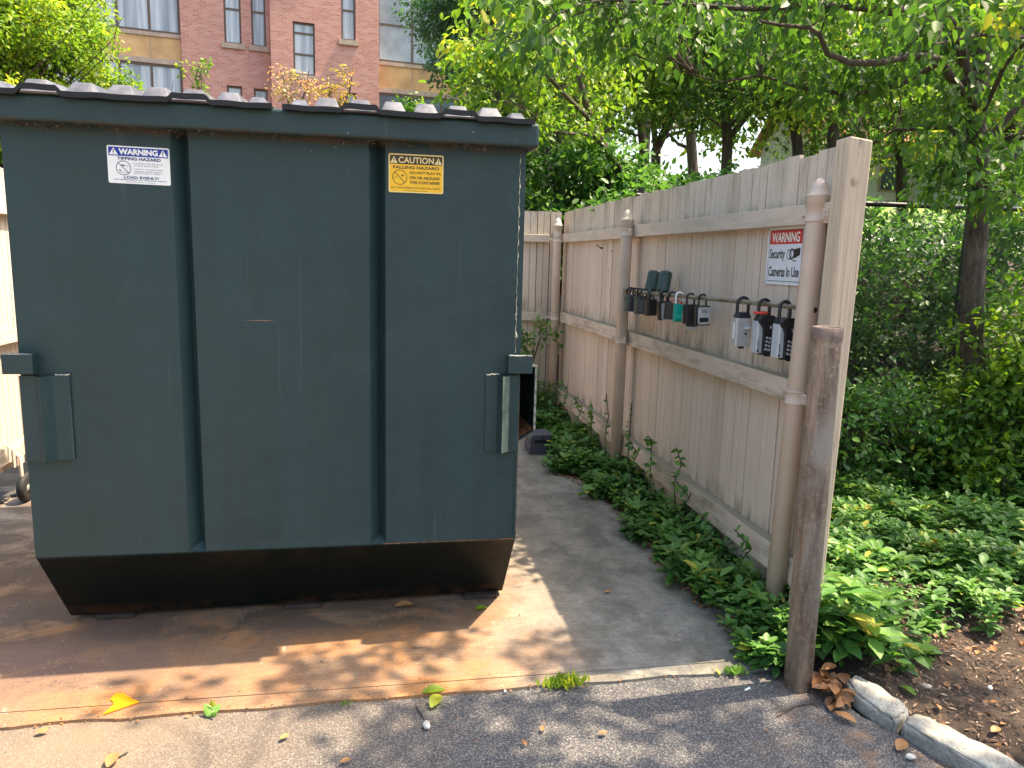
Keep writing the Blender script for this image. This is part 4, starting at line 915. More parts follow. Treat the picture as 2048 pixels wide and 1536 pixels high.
def wall_with(mb, x0, x1, y_, z0, z1, holes):
    """a wall face with rectangular openings, and their reveals"""
    xs_ = sorted({x0, x1, *[h[0] for h in holes], *[h[1] for h in holes]}); zs_ = sorted({z0, z1, *[h[2] for h in holes], *[h[3] for h in holes]})
    for a, b in zip(xs_, xs_[1:]):
        for c, d in zip(zs_, zs_[1:]):
            if any(h[0] < (a+b)/2 < h[1] and h[2] < (c+d)/2 < h[3] for h in holes): continue
            mb.add([(a,y_,c),(b,y_,c),(b,y_,d),(a,y_,d)], [(0,1,2,3)])
    for h in holes:
        a, b, c, d = h
        mb.add([(a,y_,c),(b,y_,c),(b,y_,d),(a,y_,d),(a,y_+0.14,c),(b,y_+0.14,c),(b,y_+0.14,d),(a,y_+0.14,d)], [(0,4,5,1),(1,5,6,2),(2,6,7,3),(3,7,4,0)])
def window(x0, x1, z0, z1, y_, cols, rows, gl=None, sill=True, fw=0.055):
    mb = MB(); yy = y_+0.07
    mb.box((x0+0.002, yy, z0+0.002), (x0+fw, yy+0.06, z1-0.002)); mb.box((x1-fw, yy, z0+0.002), (x1-0.002, yy+0.06, z1-0.002)); mb.box((x0+fw, yy, z0+0.002), (x1-fw, yy+0.06, z0+fw)); mb.box((x0+fw, yy, z1-fw), (x1-fw, yy+0.06, z1-0.002))
    for c in cols: mb.box((c-fw*0.5, yy+0.004, z0+fw), (c+fw*0.5, yy+0.056, z1-fw))
    ed = [x0+fw] + [q for c in cols for q in (c-fw*0.5, c+fw*0.5)] + [x1-fw]
    for r in rows:
        for i in range(0, len(ed), 2): mb.box((ed[i], yy+0.002, r-0.028), (ed[i+1], yy+0.052, r+0.028))
    f = mb.build('window', M_bronze, bd, local=True)
    mb = MB(); mb.box((x0+0.02, yy+0.03, z0+0.02), (x1-0.02, yy+0.04, z1-0.02)); mb.build('pane', gl or M_glass, f, local=True)
    if sill: mb = MB(); mb.box((x0-0.09, y_-0.07, z0-0.16), (x1+0.09, y_+0.05, z0-0.003)); mb.build('sill', M_lime, f, local=True)
# local frame: x along the facade, origin at the vertical step near the middle
FLOORS = [0.9, 4.35, 7.95, 11.4]
hl = []; hr = []
for zf in FLOORS:
    up = zf > 7 
    hl += [(-1.38, -0.87, zf+0.25, zf+2.35), (-0.56, -0.12, zf+0.25, zf+2.35)]
hl = [h for h in hl]
hl[2:4] = [(-1.36, -0.90, 5.10, 6.92), (-0.54, -0.12, 5.10, 6.90)]
hr = [(0.68, 1.36, 7.33, 8.93), (0.68, 1.36, 3.7, 5.5), (0.68, 1.36, 10.9, 12.7), (2.20, 2.66, 8.55, 10.4), (2.28, 2.66, 5.0, 6.92), (2.22, 2.66, 12.0, 13.9), (2.22, 2.66, 1.2, 3.2)]
wall_with(mbk, -2.66, -0.002, 0.62, 0, 14.6, hl)
wall_with(mbk, 0, 3.42, 0.0, 0, 14.6, hr)
mbk.add([(0,0,0),(0,0.62,0),(0,0.62,14.6),(0,0,14.6)], [(0,1,2,3)]); mbk.add([(3.42,0,0),(3.42,0.45,0),(3.42,0.45,14.6),(3.42,0,14.6)], [(0,1,2,3)])
mbk.add([(-2.66,0.62,0),(-2.66,1.0,0),(-2.66,1.0,14.6),(-2.66,0.62,14.6)], [(0,1,2,3)])
wall_with(mbk, 7.6, 10.4, 0.0, 0, 14.6, [])
mbk.add([(10.4,0,0),(10.4,9,0),(10.4,9,14.6),(10.4,0,14.6)], [(0,1,2,3)]); mbk.add([(7.6,0,0),(7.6,0.45,0),(7.6,0.45,14.6),(7.6,0,14.6)], [(0,1,2,3)])
mbk.add([(-14,9,0),(10.4,9,0),(10.4,9,14.6),(-14,9,14.6)], [(0,1,2,3)]); mbk.add([(-14,0.9,0),(-14,9,0),(-14,9,14.6),(-14,0.9,14.6)], [(0,1,2,3)])
mbk.build('brick_wall', M_brick, bd, local=True)
mb = MB(); mb.box((-14.1, 0.2, 14.61), (10.5, 9.1, 14.9)); mb.build('roof', M_lime, bd, local=True)
for a, b, c, d in hl: window(a, b, c, d, 0.62, [], [c+(d-c)*0.5])
for a, b, c, d in hr:
    window(a, b, c, d, 0.0, [], [c+(d-c)*0.5] if b-a < 0.6 else [c+(d-c)*0.40, c+(d-c)*0.80])
# bays of windows with tan panels between the floors
def bay(x0, x1, y_, levels, cols, gl=None, glo=None):
    mb = MB(); 
    for i, (z0, z1) in enumerate(levels):
        zt_ = levels[i+1][0] if i+1 < len(levels) else 14.6
        pan = sorted([x0]+cols+[x1])
        for a, b in zip(pan, pan[1:]):
            mb = MB(); mb.box((a+0.015, y_+0.03, z1+0.16), (b-0.015, y_+0.09, zt_-0.12)); mb.build('spandrel_panel', M_spand, bd, local=True)
    for i, (z0, z1) in enumerate(levels):
        mb = MB(); zt_ = levels[i+1][0] if i+1 < len(levels) else 14.6
        mb.box((x0, y_+0.0, z1+0.003), (x1, y_+0.10, z1+0.157)); mb.box((x0, y_-0.01, zt_-0.117), (x1, y_+0.10, zt_-0.003))
        for a in cols: mb.box((a-0.014, y_+0.04, z1+0.156), (a+0.014, y_+0.085, zt_-0.116))
        mb.build('trim_band', M_lime, bd, local=True)
    mb = MB(); mb.box((x0, y_, 0.0), (x1, y_+0.1, levels[0][0]-0.003)); mb.build('trim_band', M_lime, bd, local=True)
    for i, (z0, z1) in enumerate(levels):
        window(x0+0.01, x1-0.01, z0, z1, y_-0.04, cols, [z0+(z1-z0)*(0.62 if i != 2 else 0.48)] , (gl if i >= 2 else glo) or M_glass, sill=False, fw=0.07)
LV = [(1.2, 3.5), (4.9, 7.38), (8.30, 10.8), (11.9, 14.2)]
bay(-7.6, -2.66, 0.72, LV, [-6.5, -5.45, -4.45, -3.55], M_glass, M_glass)
bay(-14.0, -7.62, 0.72, LV, [-12.5, -11.0, -9.6, -8.6])
bay(3.42, 7.6, 0.40, [(1.2, 3.5), (4.9, 7.12), (8.12, 10.6), (11.9, 14.2)], [4.62, 5.65, 6.65], plain('bright_sky_glass', (0.40, 0.46, 0.50), 0.07, var=0.2, sc=0.8), M_glassd)

# ------------------------------------------------------------------ house up the slope
M_roof = plain('orange_shingle', (0.52, 0.25, 0.14), 0.85, var=0.18, sc=6)
M_sid = plain('white_siding', (0.70, 0.68, 0.64), 0.7, var=0.04, sc=2)
hs = thing('house', 'pale house with an orange gabled roof seen through the trees above the fence', 'house', (23, 35, 3.5))
mb = MB(); mb.box((19.8, 33.0, 3.0), (29.0, 37.6, 7.6)); mb.add([(19.8,33,7.6),(19.8,37.6,7.6),(19.8,35.3,9.6),(29,33,7.6),(29,37.6,7.6),(29,35.3,9.6)], [(0,1,2),(3,5,4)]); mb.build('wall', M_sid, hs)
mb = MB(); mb.prism([(32.4, 7.35), (35.3, 9.75), (38.2, 7.35), (38.2, 7.55), (35.3, 10.0), (32.4, 7.55)], 'x', 19.4, 29.4); mb.build('roof', M_roof, hs)
for a, b in ((20.6, 21.5), (23.5, 24.6), (26.2, 27.2)):
    mb = MB(); mb.box((a, 32.93, 5.3), (b, 32.99, 6.9)); f = mb.build('window', M_lime, hs); mb = MB(); mb.box((a+0.1, 32.90, 5.4), (b-0.1, 32.925, 6.8)); mb.build('pane', M_glassd, f)
h2 = thing('house', 'pale grey house half hidden by leaves beyond the chain link fence', 'house', (27, 26, 4))
mb = MB(); mb.box((24.0, 25.0, 3.8), (33.0, 31.0, 8.0)); mb.build('wall', plain('grey_siding', (0.55, 0.57, 0.60), 0.7, var=0.04, sc=2), h2)
mb = MB(); mb.prism([(24.5, 7.85), (28, 10.4), (31.5, 7.85), (31.5, 8.05), (28, 10.65), (24.5, 8.05)], 'x', 23.6, 33.4); mb.build('roof', plain('grey_shingle', (0.28, 0.26, 0.25), 0.9, var=0.1, sc=5), h2)
for a in (25.0, 28.2): mb = MB(); mb.box((a, 24.93, 5.0), (a+1.1, 24.99, 6.6)); mb.build('window', M_glassd, h2)
# utility wires and pole beyond the fence
up = thing('utility_pole', 'slim utility pole with wires beyond the trees', 'pole', (8.6, 24, 3))
mb = MB(); mb.tube([(8.6, 24, 3.0), (8.6, 24, 13.0)], [0.13, 0.10], 12); mb.box((7.7, 23.9, 12.0), (9.5, 24.05, 12.14)); mb.build('pole', M_barkd, up)
for k, zc in enumerate((12.15, 8.3, 6.9)):
    mb = MB(); mb.tube([(8.6+i*2.4, 24+i*0.6, zc-0.9*math.sin(math.pi*i/10)+(0.22 if zc < 12 else 0)*i) for i in range(11)], 0.018, 5); mb.build('wire', M_rubber, up)

# ------------------------------------------------------------------ chain link fence beyond the ground cover
cl = thing('chain_link_fence', 'dark chain link fence with a black top rail behind the leafy ground cover', 'fence', (6, 5.6, 0))
mb = MB(); mb.tube([(1.95, 5.6, 2.115), (10.5, 5.62, 2.17)], 0.021, 10); mb.build('top_rail', M_black, cl)
for x_ in (2.0, 4.9, 7.6, 10.3):
    mb = MB(); mb.tube([(x_, 5.64, -0.1), (x_, 5.64, 2.18)], 0.028, 10); mb.build('post', M_black, cl)
mb = MB(); cell = 0.062; x_ = 1.95; z0, z1 = 0.05, 2.09
def seg(a, b, r=0.0019):
    d = (b-a).normalized(); p = Vector((0,1,0)); q = d.cross(p)*r; p = p*r
    mb.add([a+p, a+q, a-p, b+p, b+q, b-p], [(0,1,4,3),(1,2,5,4),(2,0,3,5)])
hgt = z1-z0
for i in range(int((10.3-1.95+hgt)/cell)):
    xa = 1.95-hgt+i*cell
    a = max(xa, 1.95); b = min(xa+hgt, 10.3)
    if b > a: seg(Vector((a, 5.6, z0+(a-xa))), Vector((b, 5.603, z0+(b-xa)))); seg(Vector((a, 5.603, z1-(a-xa))), Vector((b, 5.6, z1-(b-xa))))
mb.build('mesh', plain('dull_dark_wire', (0.10, 0.10, 0.095), 0.45, 0.5, var=0.2), cl)

# ------------------------------------------------------------------ trees
def cl_box(n, x, y, z, f=None):
    out = []
    while len(out) < n:
        p = (rng.uniform(*x), rng.uniform(*y), rng.uniform(*z))
        if f is None or f(*p): out.append(p)
    return out
def ell(n, c, r, f=None, shell=0.0):
    out = []
    while len(out) < n:
        d = rng.uniform(-1, 1, 3); L = np.linalg.norm(d)
        if L > 1 or L < shell: continue
        p = tuple(np.array(c) + d*np.array(r))
        if f is None or f(*p): out.append(p)
    return out
# the leaning tree at the right, its limbs reaching left over the fence
A = lambda u, v, y: tuple(at(u, v, y))
tr = [(4.62, 4.95, 0.0), (4.52, 4.93, 0.7), (4.40, 4.9, 1.15), (4.355, 4.9, 1.55), A(1958,400,4.9), A(1955,300,4.88), A(1950,210,4.87), A(1932,150,4.85)]
extra = [([A(1950,215,4.87), A(1905,160,4.7), A(1880,120,4.6), A(1845,112,4.5), A(1800,116,4.35), A(1760,125,4.25), A(1700,125,4.15), A(1655,108,4.1), A(1640,70,4.0), A(1618,55,3.95), A(1560,50,3.9), A(1520,42,3.85)], 0.031),
         ([A(1955,230,4.87), A(1965,120,4.95), A(1960,40,5.0), A(1950,-60,5.05), A(1930,-200,5.1)], 0.062),
         ([A(1940,180,4.85), A(1915,60,4.8), A(1880,20,4.7), A(1800,-30,4.5), A(1700,-90,4.2)], 0.040),
         ([A(1860,-10,4.7), A(1790,25,4.6), A(1720,15,4.5), A(1640,10,4.4), A(1500,18,4.3), A(1380,10,4.3), A(1220,0,4.3)], 0.030),
         ([A(1955,330,4.9), A(1900,255,5.1), A(1790,260,5.3), A(1740,290,5.4), A(1660,330,5.5)], 0.020),
         ([A(1880,125,4.6), A(1800,170,4.8), A(1700,190,4.9), A(1600,175,5.0), A(1520,150,5.1), A(1440,165,5.2), A(1390,150,5.2)], 0.020),
         ([A(1960,300,4.9), A(2030,220,4.8), A(2100,150,4.7), A(2200,90,4.6)], 0.03),
         ([A(1955,250,4.9), A(2010,130,4.3), A(2060,75,3.9), A(1960,70,3.6), A(1870,88,3.4)], 0.018)]
def rt(x, y, z):
    return z > 2.45 + 0.25*abs(x-3.5) - (0.5 if x > 3.7 else 0)
cls = []
for u0, u1, v0, v1, y0, y1, n in ((960, 1300, -80, 60, 4.0, 5.6, 18), (1080, 1500, -60, 120, 3.9, 5.6, 22), (1450, 2060, -120, 60, 3.4, 5.8, 46), (1700, 2060, 60, 200, 4.4, 5.6, 20), (1830, 2060, 200, 420, 4.5, 5.5, 18), (1500, 1850, 60, 230, 4.6, 6.2, 12)):
    for _ in range(n): cls.append(A(rng.uniform(u0, u1), rng.uniform(v0, v1), rng.uniform(y0, y1)))
tree('leaning_tree', 'leaning rough barked tree at the right with broad hanging leaves', 'tree', tr, [0.10, 0.09, 0.083, 0.079, 0.075, 0.07, 0.065, 0.06], cls, 62, 0.070, M_leaf, barkm=M_barkd, spread=(0.30, 0.28, 0.20), tmpl=T_LEAF6, tint=0.52, twig=0.007, extra=extra, droop=0.9)
# small leafy tree whose pale boughs reach toward the dumpster
tr = [(2.6, 8.6, 0.3), (2.55, 8.6, 1.5), A(1230,330,8.6), A(1180,240,8.5), A(1160,160,8.5)]
extra = [([A(1250,350,8.6), A(1190,270,8.2), A(1110,265,7.8), A(1070,235,7.4)], 0.03), ([A(1180,240,8.5), A(1120,180,8.0), A(1060,110,7.5), A(1010,70,7.2)], 0.03), ([A(1165,180,8.5), A(1140,90,8.4), A(1110,20,8.3)], 0.03)]
cls = []
for u0, u1, v0, v1, y0, y1, n in ((885, 1020, 90, 200, 7.0, 8.0, 14), (950, 1120, -30, 120, 6.8, 8.4, 26), (980, 1200, 170, 260, 7.2, 8.6, 12), (1100, 1260, 60, 200, 7.6, 9, 14)):
    for _ in range(n): cls.append(A(rng.uniform(u0, u1), rng.uniform(v0, v1), rng.uniform(y0, y1)))
tree('bright_tree', 'yellow green young tree with thin boughs right of the dumpster top', 'tree', tr, [0.07, 0.065, 0.055, 0.045, 0.03], cls, 60, 0.075, M_leafb, spread=(0.33, 0.3, 0.2), tmpl=T_LEAF6, tint=0.5, twig=0.010, extra=extra, droop=0.6)
# blue green tree against the building
tr = [(3.6, 17, 0), (3.5, 17, 3), A(1130,150,17), A(1125,60,17), A(1120,-60,17)]
cls = [A(rng.uniform(865+max(0,(v-60))*0.5, 1170), v, rng.uniform(15.5, 18.5)) for v in rng.uniform(-120, 260, 110)]
tree('feathery_tree', 'blue green feathery tree hiding the right end of the brick building', 'tree', tr, [0.22, 0.2, 0.17, 0.14, 0.1], cls, 520, 0.10, M_leafbl, spread=(0.75, 0.7, 0.45), tmpl=T_RHOMB, tint=0.5, twig=0.03, barkm=M_barkd)
# woodland trees beyond the fence
W = [  # trunk base px, top px, y, radius, label, clump boxes
 ((1310,420),(1312,300),[(1345,230),(1400,110),(1430,20)],12.5,0.09,'forked grey tree standing in the gap of white sky above the fence', (1180,1480,-60,190,50), [[(1312,300),(1300,180),(1310,100),(1295,20)]]),
 ((1290,420),(1285,290),[(1275,200),(1270,120),(1268,0)],13.5,0.075,'slim straight grey trunk left of the forked tree', (1150,1330,-80,150,34), []),
 ((1215,400),(1190,290),[(1200,250),(1170,180),(1120,100)],11.0,0.07,'thin tree leaning left toward the dumpster lid', (1080,1260,20,230,30), [[(1190,290),(1225,250),(1240,180)]]),
 ((1450,400),(1455,280),[(1448,200),(1440,120),(1450,0)],11.5,0.09,'stout ivy wrapped tree above the middle of the fence', (1340,1560,-60,250,60), [[(1455,280),(1520,200),(1600,150)]]),
 ((1600,400),(1595,290),[(1580,200),(1570,100),(1560,0)],10.5,0.085,'dark slender tree in front of the orange roofed house', (1480,1700,-60,215,50), []),
 ((1668,380),(1666,260),[(1690,200),(1700,110),(1690,0)],9.5,0.085,'dark forked tree just behind the tall end post', (1560,1800,-60,225,54), [[(1666,260),(1645,200),(1640,110),(1660,20)]]),
 ((1805,420),(1800,300),[(1790,200),(1800,100),(1790,0)],11.0,0.09,'dark tree between the end post and the leaning tree', (1700,1900,-60,330,60), []),
 ((2010,420),(2020,300),[(2030,200),(2040,100),(2050,0)],10.0,0.12,'dark tree at the right edge behind the leaning tree', (1890,2200,-60,380,70), []),
 ((1390,400),(1382,280),[(1375,180),(1378,80),(1370,-20)],16.0,0.12,'distant thin tree between the forked and the ivy wrapped tree', (1280,1500,-60,240,60), []),
 ((1120,400),(1110,260),[(1108,170),(1105,80),(1110,-40)],14.0,0.13,'dark upright trunk close to the brick building', (1020,1180,40,260,24), []),
]
for i, (b0, b1, up_, y_, r_, lab, bx, ex) in enumerate(W):
    b = at(b0[0], b0[1], y_); gz = H(b.x, y_)
    pts = [(b.x, y_, gz-0.1), tuple(at(b0[0], b0[1], y_)), tuple(at(b1[0], b1[1], y_))] + [tuple(at(u, v, y_)) for u, v in up_]
    rr = [r_*1.15, r_, r_*0.9] + [r_*(0.8-0.18*k) for k in range(len(up_))]
    exx = [([tuple(at(u, v, y_-0.15*k)) for k, (u, v) in enumerate(e)], r_*0.6) for e in ex]
    u0, u1, v0, v1, n = bx
    for _ in range(7):
        v_ = rng.uniform(90, 300); ux = float(np.interp(v_, [q[1] for q in ([b0, b1]+up_)][::-1], [q[0] for q in ([b0, b1]+up_)][::-1])); sg_ = rng.choice([-1, 1]); dd = rng.uniform(60, 150); yy = y_+rng.uniform(-1, 1)
        exx.append(([tuple(at(ux, v_, y_)), tuple(at(ux+sg_*dd*0.35, v_-rng.uniform(10, 45), (y_+yy)/2)), tuple(at(ux+sg_*dd*0.7, v_-rng.uniform(20, 80), yy)), tuple(at(ux+sg_*dd+rng.normal(0, 10), v_-rng.uniform(30, 120), yy))], r_*rng.uniform(0.22, 0.42)))
    cls = [tuple(at(rng.uniform(u0, u1), rng.uniform(v0, v1), y_+rng.uniform(-1.2, 1.2))) for _ in range(n)]
    tree('woodland_tree', lab, 'tree', pts, rr, cls[:int(len(cls)*0.78)], 150, 0.095 if y_ < 12 else 0.115, M_leafb if i in (0, 1, 2, 5, 8) else M_leaf, spread=(0.55+y_*0.012, 0.55, 0.36), group='trees beyond the fence', tmpl=T_RHOMB, tint=0.5, twig=0.011, extra=exx, barkm=M_barkd if i > 3 else M_bark)
cls = [tuple(at(rng.uniform(1555, 1740), rng.uniform(215, 330), 12+rng.uniform(-1, 1))) for _ in range(16)] + [tuple(at(rng.uniform(1230, 1500), rng.uniform(150, 260), 12+rng.uniform(-1, 1))) for _ in range(14)]
b = at(1625, 400, 12); tree('woodland_tree', 'thin low branched tree partly veiling the orange roofed house', 'tree', [(b.x, 12, H(b.x, 12)-0.1), tuple(at(1625, 330, 12)), tuple(at(1630, 240, 12)), tuple(at(1600, 130, 12))], [0.06, 0.05, 0.04, 0.03], cls, 120, 0.085, M_leaf, spread=(0.6, 0.5, 0.32), group='trees beyond the fence', twig=0.008, barkm=M_barkd)
# far wood closing the view
mb = MB(); P_, A_, U_, S_, R_ = [], [], [], [], []
cls = []
for _ in range(520):
    u = rng.uniform(980, 2300); y_ = rng.uniform(24, 42)
    vmax = 215 if (1240 < u < 1420 or 1530 < u < 1760) else 290
    if 1470 < u < 1660: vmax = 170
    cls.append(tuple(at(u, rng.uniform(-140, vmax)*1.0, y_)))
p, al, u_, s_, rn = cloud(cls, 130, 0.34, (2.0, 1.6, 1.2), 0.3, 0.5)
o = leaf_mesh('distant_wood', M_leafb, p, al, u_, s_, rn, T_RHOMB); tag(o, 'hazy green far off wood closing the view above the fence', 'wood', kind='stuff')
# overhead boughs just outside the frame that dapple the pavement
tr = [(5.6, 1.2, -0.1), (5.5, 1.3, 2.0), (5.2, 1.4, 3.6), (4.7, 1.5, 5.0), (4.0, 1.5, 6.0)]
cls = []
for _ in range(310):
    gx, gy = rng.uniform(-1.0, 2.3), rng.uniform(0.6, 3.0); z_ = rng.uniform(4.2, 6.2)
    if gx < -0.3 and rng.uniform() < 0.6: continue
    if gy > 2.35 and rng.uniform() < 0.35: continue
    if math.sin(gx*5.1+1.0)*math.sin(gy*7.3+0.4+gx) > 0.25: continue
    cls.append((gx + z_*SUN.x/SUN.z, gy + z_*SUN.y/SUN.z, z_))
tree('overhanging_tree', 'tree standing right of the picture whose boughs shade the pavement', 'tree', tr, [0.16, 0.15, 0.13, 0.10, 0.07], cls, 34, 0.10, M_leaf, spread=(0.20, 0.15, 0.15), tmpl=T_RHOMB, tint=0.4, twig=0.012,
     extra=[([(5.2,1.4,3.6),(4.6,1.9,4.6),(3.8,2.2,5.2),(3.0,2.3,5.5),(2.3,2.3,5.7)], 0.06), ([(4.7,1.5,5.0),(4.2,1.0,5.6),(3.4,0.9,6.0),(2.6,1.2,6.2)], 0.05)])
# canopy further back shading the ground cover
tr = [(7.4, 4.3, -0.1), (7.3, 4.2, 2.5), (7.0, 4.0, 4.2), (6.4, 3.8, 5.4)]
cls = []
for _ in range(105):
    gx, gy = rng.uniform(1.6, 6.5), rng.uniform(2.9, 6.2); z_ = rng.uniform(4.3, 7.0)
    if (gx-2.35)**2 + (gy-3.1)**2 < 0.30 or (gx-5.0)**2+(gy-4.6)**2 < 0.8: continue
    cls.append((gx + z_*0.5, gy + z_*0.035, z_))
tree('shade_tree', 'tree standing right of the picture that shades the ground cover', 'tree', tr, [0.18, 0.16, 0.13, 0.09], cls, 60, 0.10, M_leaf, spread=(0.38, 0.34, 0.25), tmpl=T_RHOMB, tint=0.4, twig=0.014)

# shrubs
def shrub(name, label, cat, base, clumps, per, size, leaf, spread, tmpl=T_LEAF6, tint=0.5, twig=0.012, group=None, droop=0.2):
    bx_, by_, bz_ = base
    return tree(name, label, cat, [base, (bx_+0.03, by_, bz_+0.4), (bx_, by_, bz_+0.9)], [twig*2.5, twig*2.2, twig*1.8], clumps, per, size, leaf, spread=spread, tmpl=tmpl, tint=tint, twig=twig, group=group, droop=droop)
cls = ell(640, (-4.25, 8.9, 2.5), (1.75, 1.3, 2.7), lambda x, y, z: z > 1.2)
shrub('leafy_shrub', 'big bright yellow green bush above the left end of the dumpster', 'bush', (-4.6, 9.0, 0), cls, 250, 0.050, M_leafb, (0.27, 0.27, 0.20), tint=0.66, twig=0.014)
for u, v, y_, lab, mat_, n, sp in ((590, 175, 14.0, 'coral tinged shrub in front of the tall brick wall window', M_pinkleaf, 14, 0.2), (678, 165, 14.0, 'sparse amber shrub with bare upright stems before the brick wall', M_amber, 10, 0.2)):
    b = at(u, 330, y_); cls = [tuple(at(u+rng.normal(0, 24), v+rng.normal(0, 20), y_+rng.uniform(-0.3, 0.3))) for _ in range(n)] + [tuple(at(u+rng.normal(0, 18), v+40+rng.normal(0, 12), y_)) for _ in range(6)]
    tree('ornamental_shrub', lab, 'shrub', [(b.x, y_, 0), tuple(at(u, 260, y_)), tuple(at(u+3, 205, y_))], [0.05, 0.04, 0.03], cls, 24, 0.07, mat_, spread=(sp, sp, sp*0.8), twig=0.012, tmpl=T_RHOMB, tint=0.5,
         extra=[([tuple(at(u, 240, y_)), tuple(at(u-18, 190, y_)), tuple(at(u-24, 150, y_))], 0.025), ([tuple(at(u+2, 230, y_)), tuple(at(u+22, 180, y_)), tuple(at(u+28, 140, y_))], 0.022)])
for u, v, y_, lab in ((395, 200, 10.5, 'thin green sapling poking up behind the left lid'), (820, 215, 10.0, 'low green tips showing over the right lid')):
    cls = [tuple(at(u+rng.normal(0, 9 if u < 500 else 26), v-rng.uniform(-20, 70 if u < 500 else 14), y_)) for _ in range(9)]; b = at(u, 300, y_)
    tree('sapling', lab, 'sapling', [(b.x, y_, 0), tuple(at(u, 260, y_)), tuple(at(u, 215, y_))], [0.02, 0.018, 0.012], cls, 26, 0.06, M_leafb, spread=(0.14, 0.14, 0.12), twig=0.005)
# vine bank behind the back fence
def bank(x, y, z): return z < 2.95 - 0.10*(x-0.5) + 0.12*math.sin(x*3.1)
cls = cl_box(330, (0.2, 5.6), (8.0, 9.3), (1.5, 3.05), bank)
shrub('vine_thicket', 'dense deep green vine thicket piled up behind the fence corner', 'thicket', (2.2, 8.8, 0.3), cls, 120, 0.085, M_leafd, (0.32, 0.3, 0.2), tint=0.6, twig=0.006)
cls = cl_box(60, (2.1, 3.6), (5.9, 7.8), (1.5, 2.25))
shrub('vine_thicket', 'low vine growth just showing over the middle of the fence top', 'thicket', (2.9, 6.8, 0.2), cls, 90, 0.07, M_leafd, (0.28, 0.28, 0.16), tint=0.55, twig=0.006)
# understory in front of and behind the chain link
cls = cl_box(330, (3.4, 8.5), (5.70, 8.2), (0.3, 2.5), lambda x, y, z: z < 1.45 + 0.5*abs(math.sin(x*1.7)) + (0.6 if x < 4.3 or x > 5.0 else 0))
shrub('dark_understory', 'dark tangle of leaves and stems behind the chain link fence', 'thicket', (5.6, 6.8, 0.2), cls, 90, 0.075, M_leafd, (0.36, 0.34, 0.25), tint=0.42, twig=0.003)
cls = cl_box(240, (4.0, 7.4), (4.1, 5.4), (0.15, 1.75), lambda x, y, z: z < 0.6 + 0.9*sstep(4.1, 4.7, x) + 0.2*math.sin(x*6))
shrub('young_shrub', 'light green leafy shrub growing round the foot of the leaning tree', 'bush', (5.0, 4.9, 0.05), cls, 80, 0.060, M_leafb, (0.24, 0.22, 0.14), tint=0.35, twig=0.005)
cls = cl_box(60, (4.15, 5.1), (4.35, 4.75), (0.2, 1.12), lambda x, y, z: z < 0.75+0.4*math.sin((x-4.1)*3))
shrub('young_shrub', 'pale leafed young shrub hiding the foot of the leaning tree', 'bush', (4.5, 4.55, 0.0), cls, 75, 0.058, M_leafb, (0.20, 0.18, 0.14), tint=0.3, twig=0.004)
cls = cl_box(110, (2.6, 4.3), (4.6, 5.4), (0.05, 0.7))
shrub('young_shrub', 'low leafy growth in front of the chain link beside the fence post', 'bush', (3.4, 5.0, 0.0), cls, 70, 0.055, M_cover, (0.24, 0.22, 0.14), tint=0.45, twig=0.004)

# ------------------------------------------------------------------ ground cover
def rosettes(name, label, pts, hgt, size, leaf=M_cover, k=8, kind='stuff', cat='ground cover', layers=3):
    P_, A_, U_, S_, R_ = [], [], [], [], []
    for (x_, y_, z_) in pts:
        h = hgt*rng.uniform(0.45, 1.3)*(1.35 if y_ < 3.2 and x_ < 1.95 else 1.0); lean = rng.normal(0, 0.4, 2); h *= 0.75+0.45*math.sin(x_*7+1)*math.sin(y_*5.3)+0.25*math.sin(x_*17+y_*13); t0 = np.clip(rng.normal(0.45, 0.2), 0, 1); sc = size*rng.choice([0.62, 0.8, 1.0, 1.15, 1.45])*rng.uniform(0.85, 1.15)
        for L in range(layers):
            hz = h*(0.45+0.55*L/(layers-1) if layers > 1 else 1); nk = k if L == layers-1 else k//2
            a0 = rng.uniform(0, 6.28)
            for j in range(nk):
                a = a0 + 6.283*j/nk + rng.normal(0, 0.4); el = rng.uniform(-0.1, 0.75) if L == layers-1 else rng.uniform(-0.4, 0.4)
                P_.append((x_+lean[0]*hz+rng.normal(0,0.006), y_+lean[1]*hz+rng.normal(0,0.006), z_+hz+rng.normal(0,0.012))); A_.append((math.cos(a)*math.cos(el), math.sin(a)*math.cos(el), math.sin(el)))
                U_.append((-math.cos(a)*0.3+rng.normal(0,0.15), -math.sin(a)*0.3+rng.normal(0,0.15), 1)); S_.append(sc*rng.uniform(0.8, 1.15)); R_.append(min(1, max(0, t0+rng.normal(0, 0.12)+(0.1 if L == layers-1 else -0.1))) if rng.uniform() > 0.006 else 1.0)
    o = leaf_mesh(name, leaf, np.array(P_), np.array(A_), np.array(U_), np.array(S_), np.array(R_), T_OVAL)
    return tag(o, label, cat, kind=kind)
def bl(y_): return float(np.interp(y_, [2.50, 2.7, 3.1, 3.7, 4.6, 5.4, 6.4, 7.4], [1.56, 1.54, 1.53, 1.51, 1.56, 1.36, 1.50, 1.25]))
pts = []
while len(pts) < 1500:
    y_ = rng.uniform(2.52, 7.42); x_ = rng.uniform(1.25, 1.84); e = bl(y_)+0.05*math.sin(y_*9)+0.045*math.sin(y_*23+x_*5)+0.03*math.sin(y_*47)+abs(rng.normal(0, 0.035))
    if x_ < e or (x_-1.612)**2+(y_-2.44)**2 < 0.006: continue
    if y_ < 2.8 and x_ > 1.70 and rng.uniform() < 0.3: continue
    pts.append((x_, y_, 0.005))
rosettes('fence_ground_cover', 'leafy vinca like ground cover spilling over the slab along the fence foot', pts, 0.105, 0.052, k=6)
pts = []; tries = 0
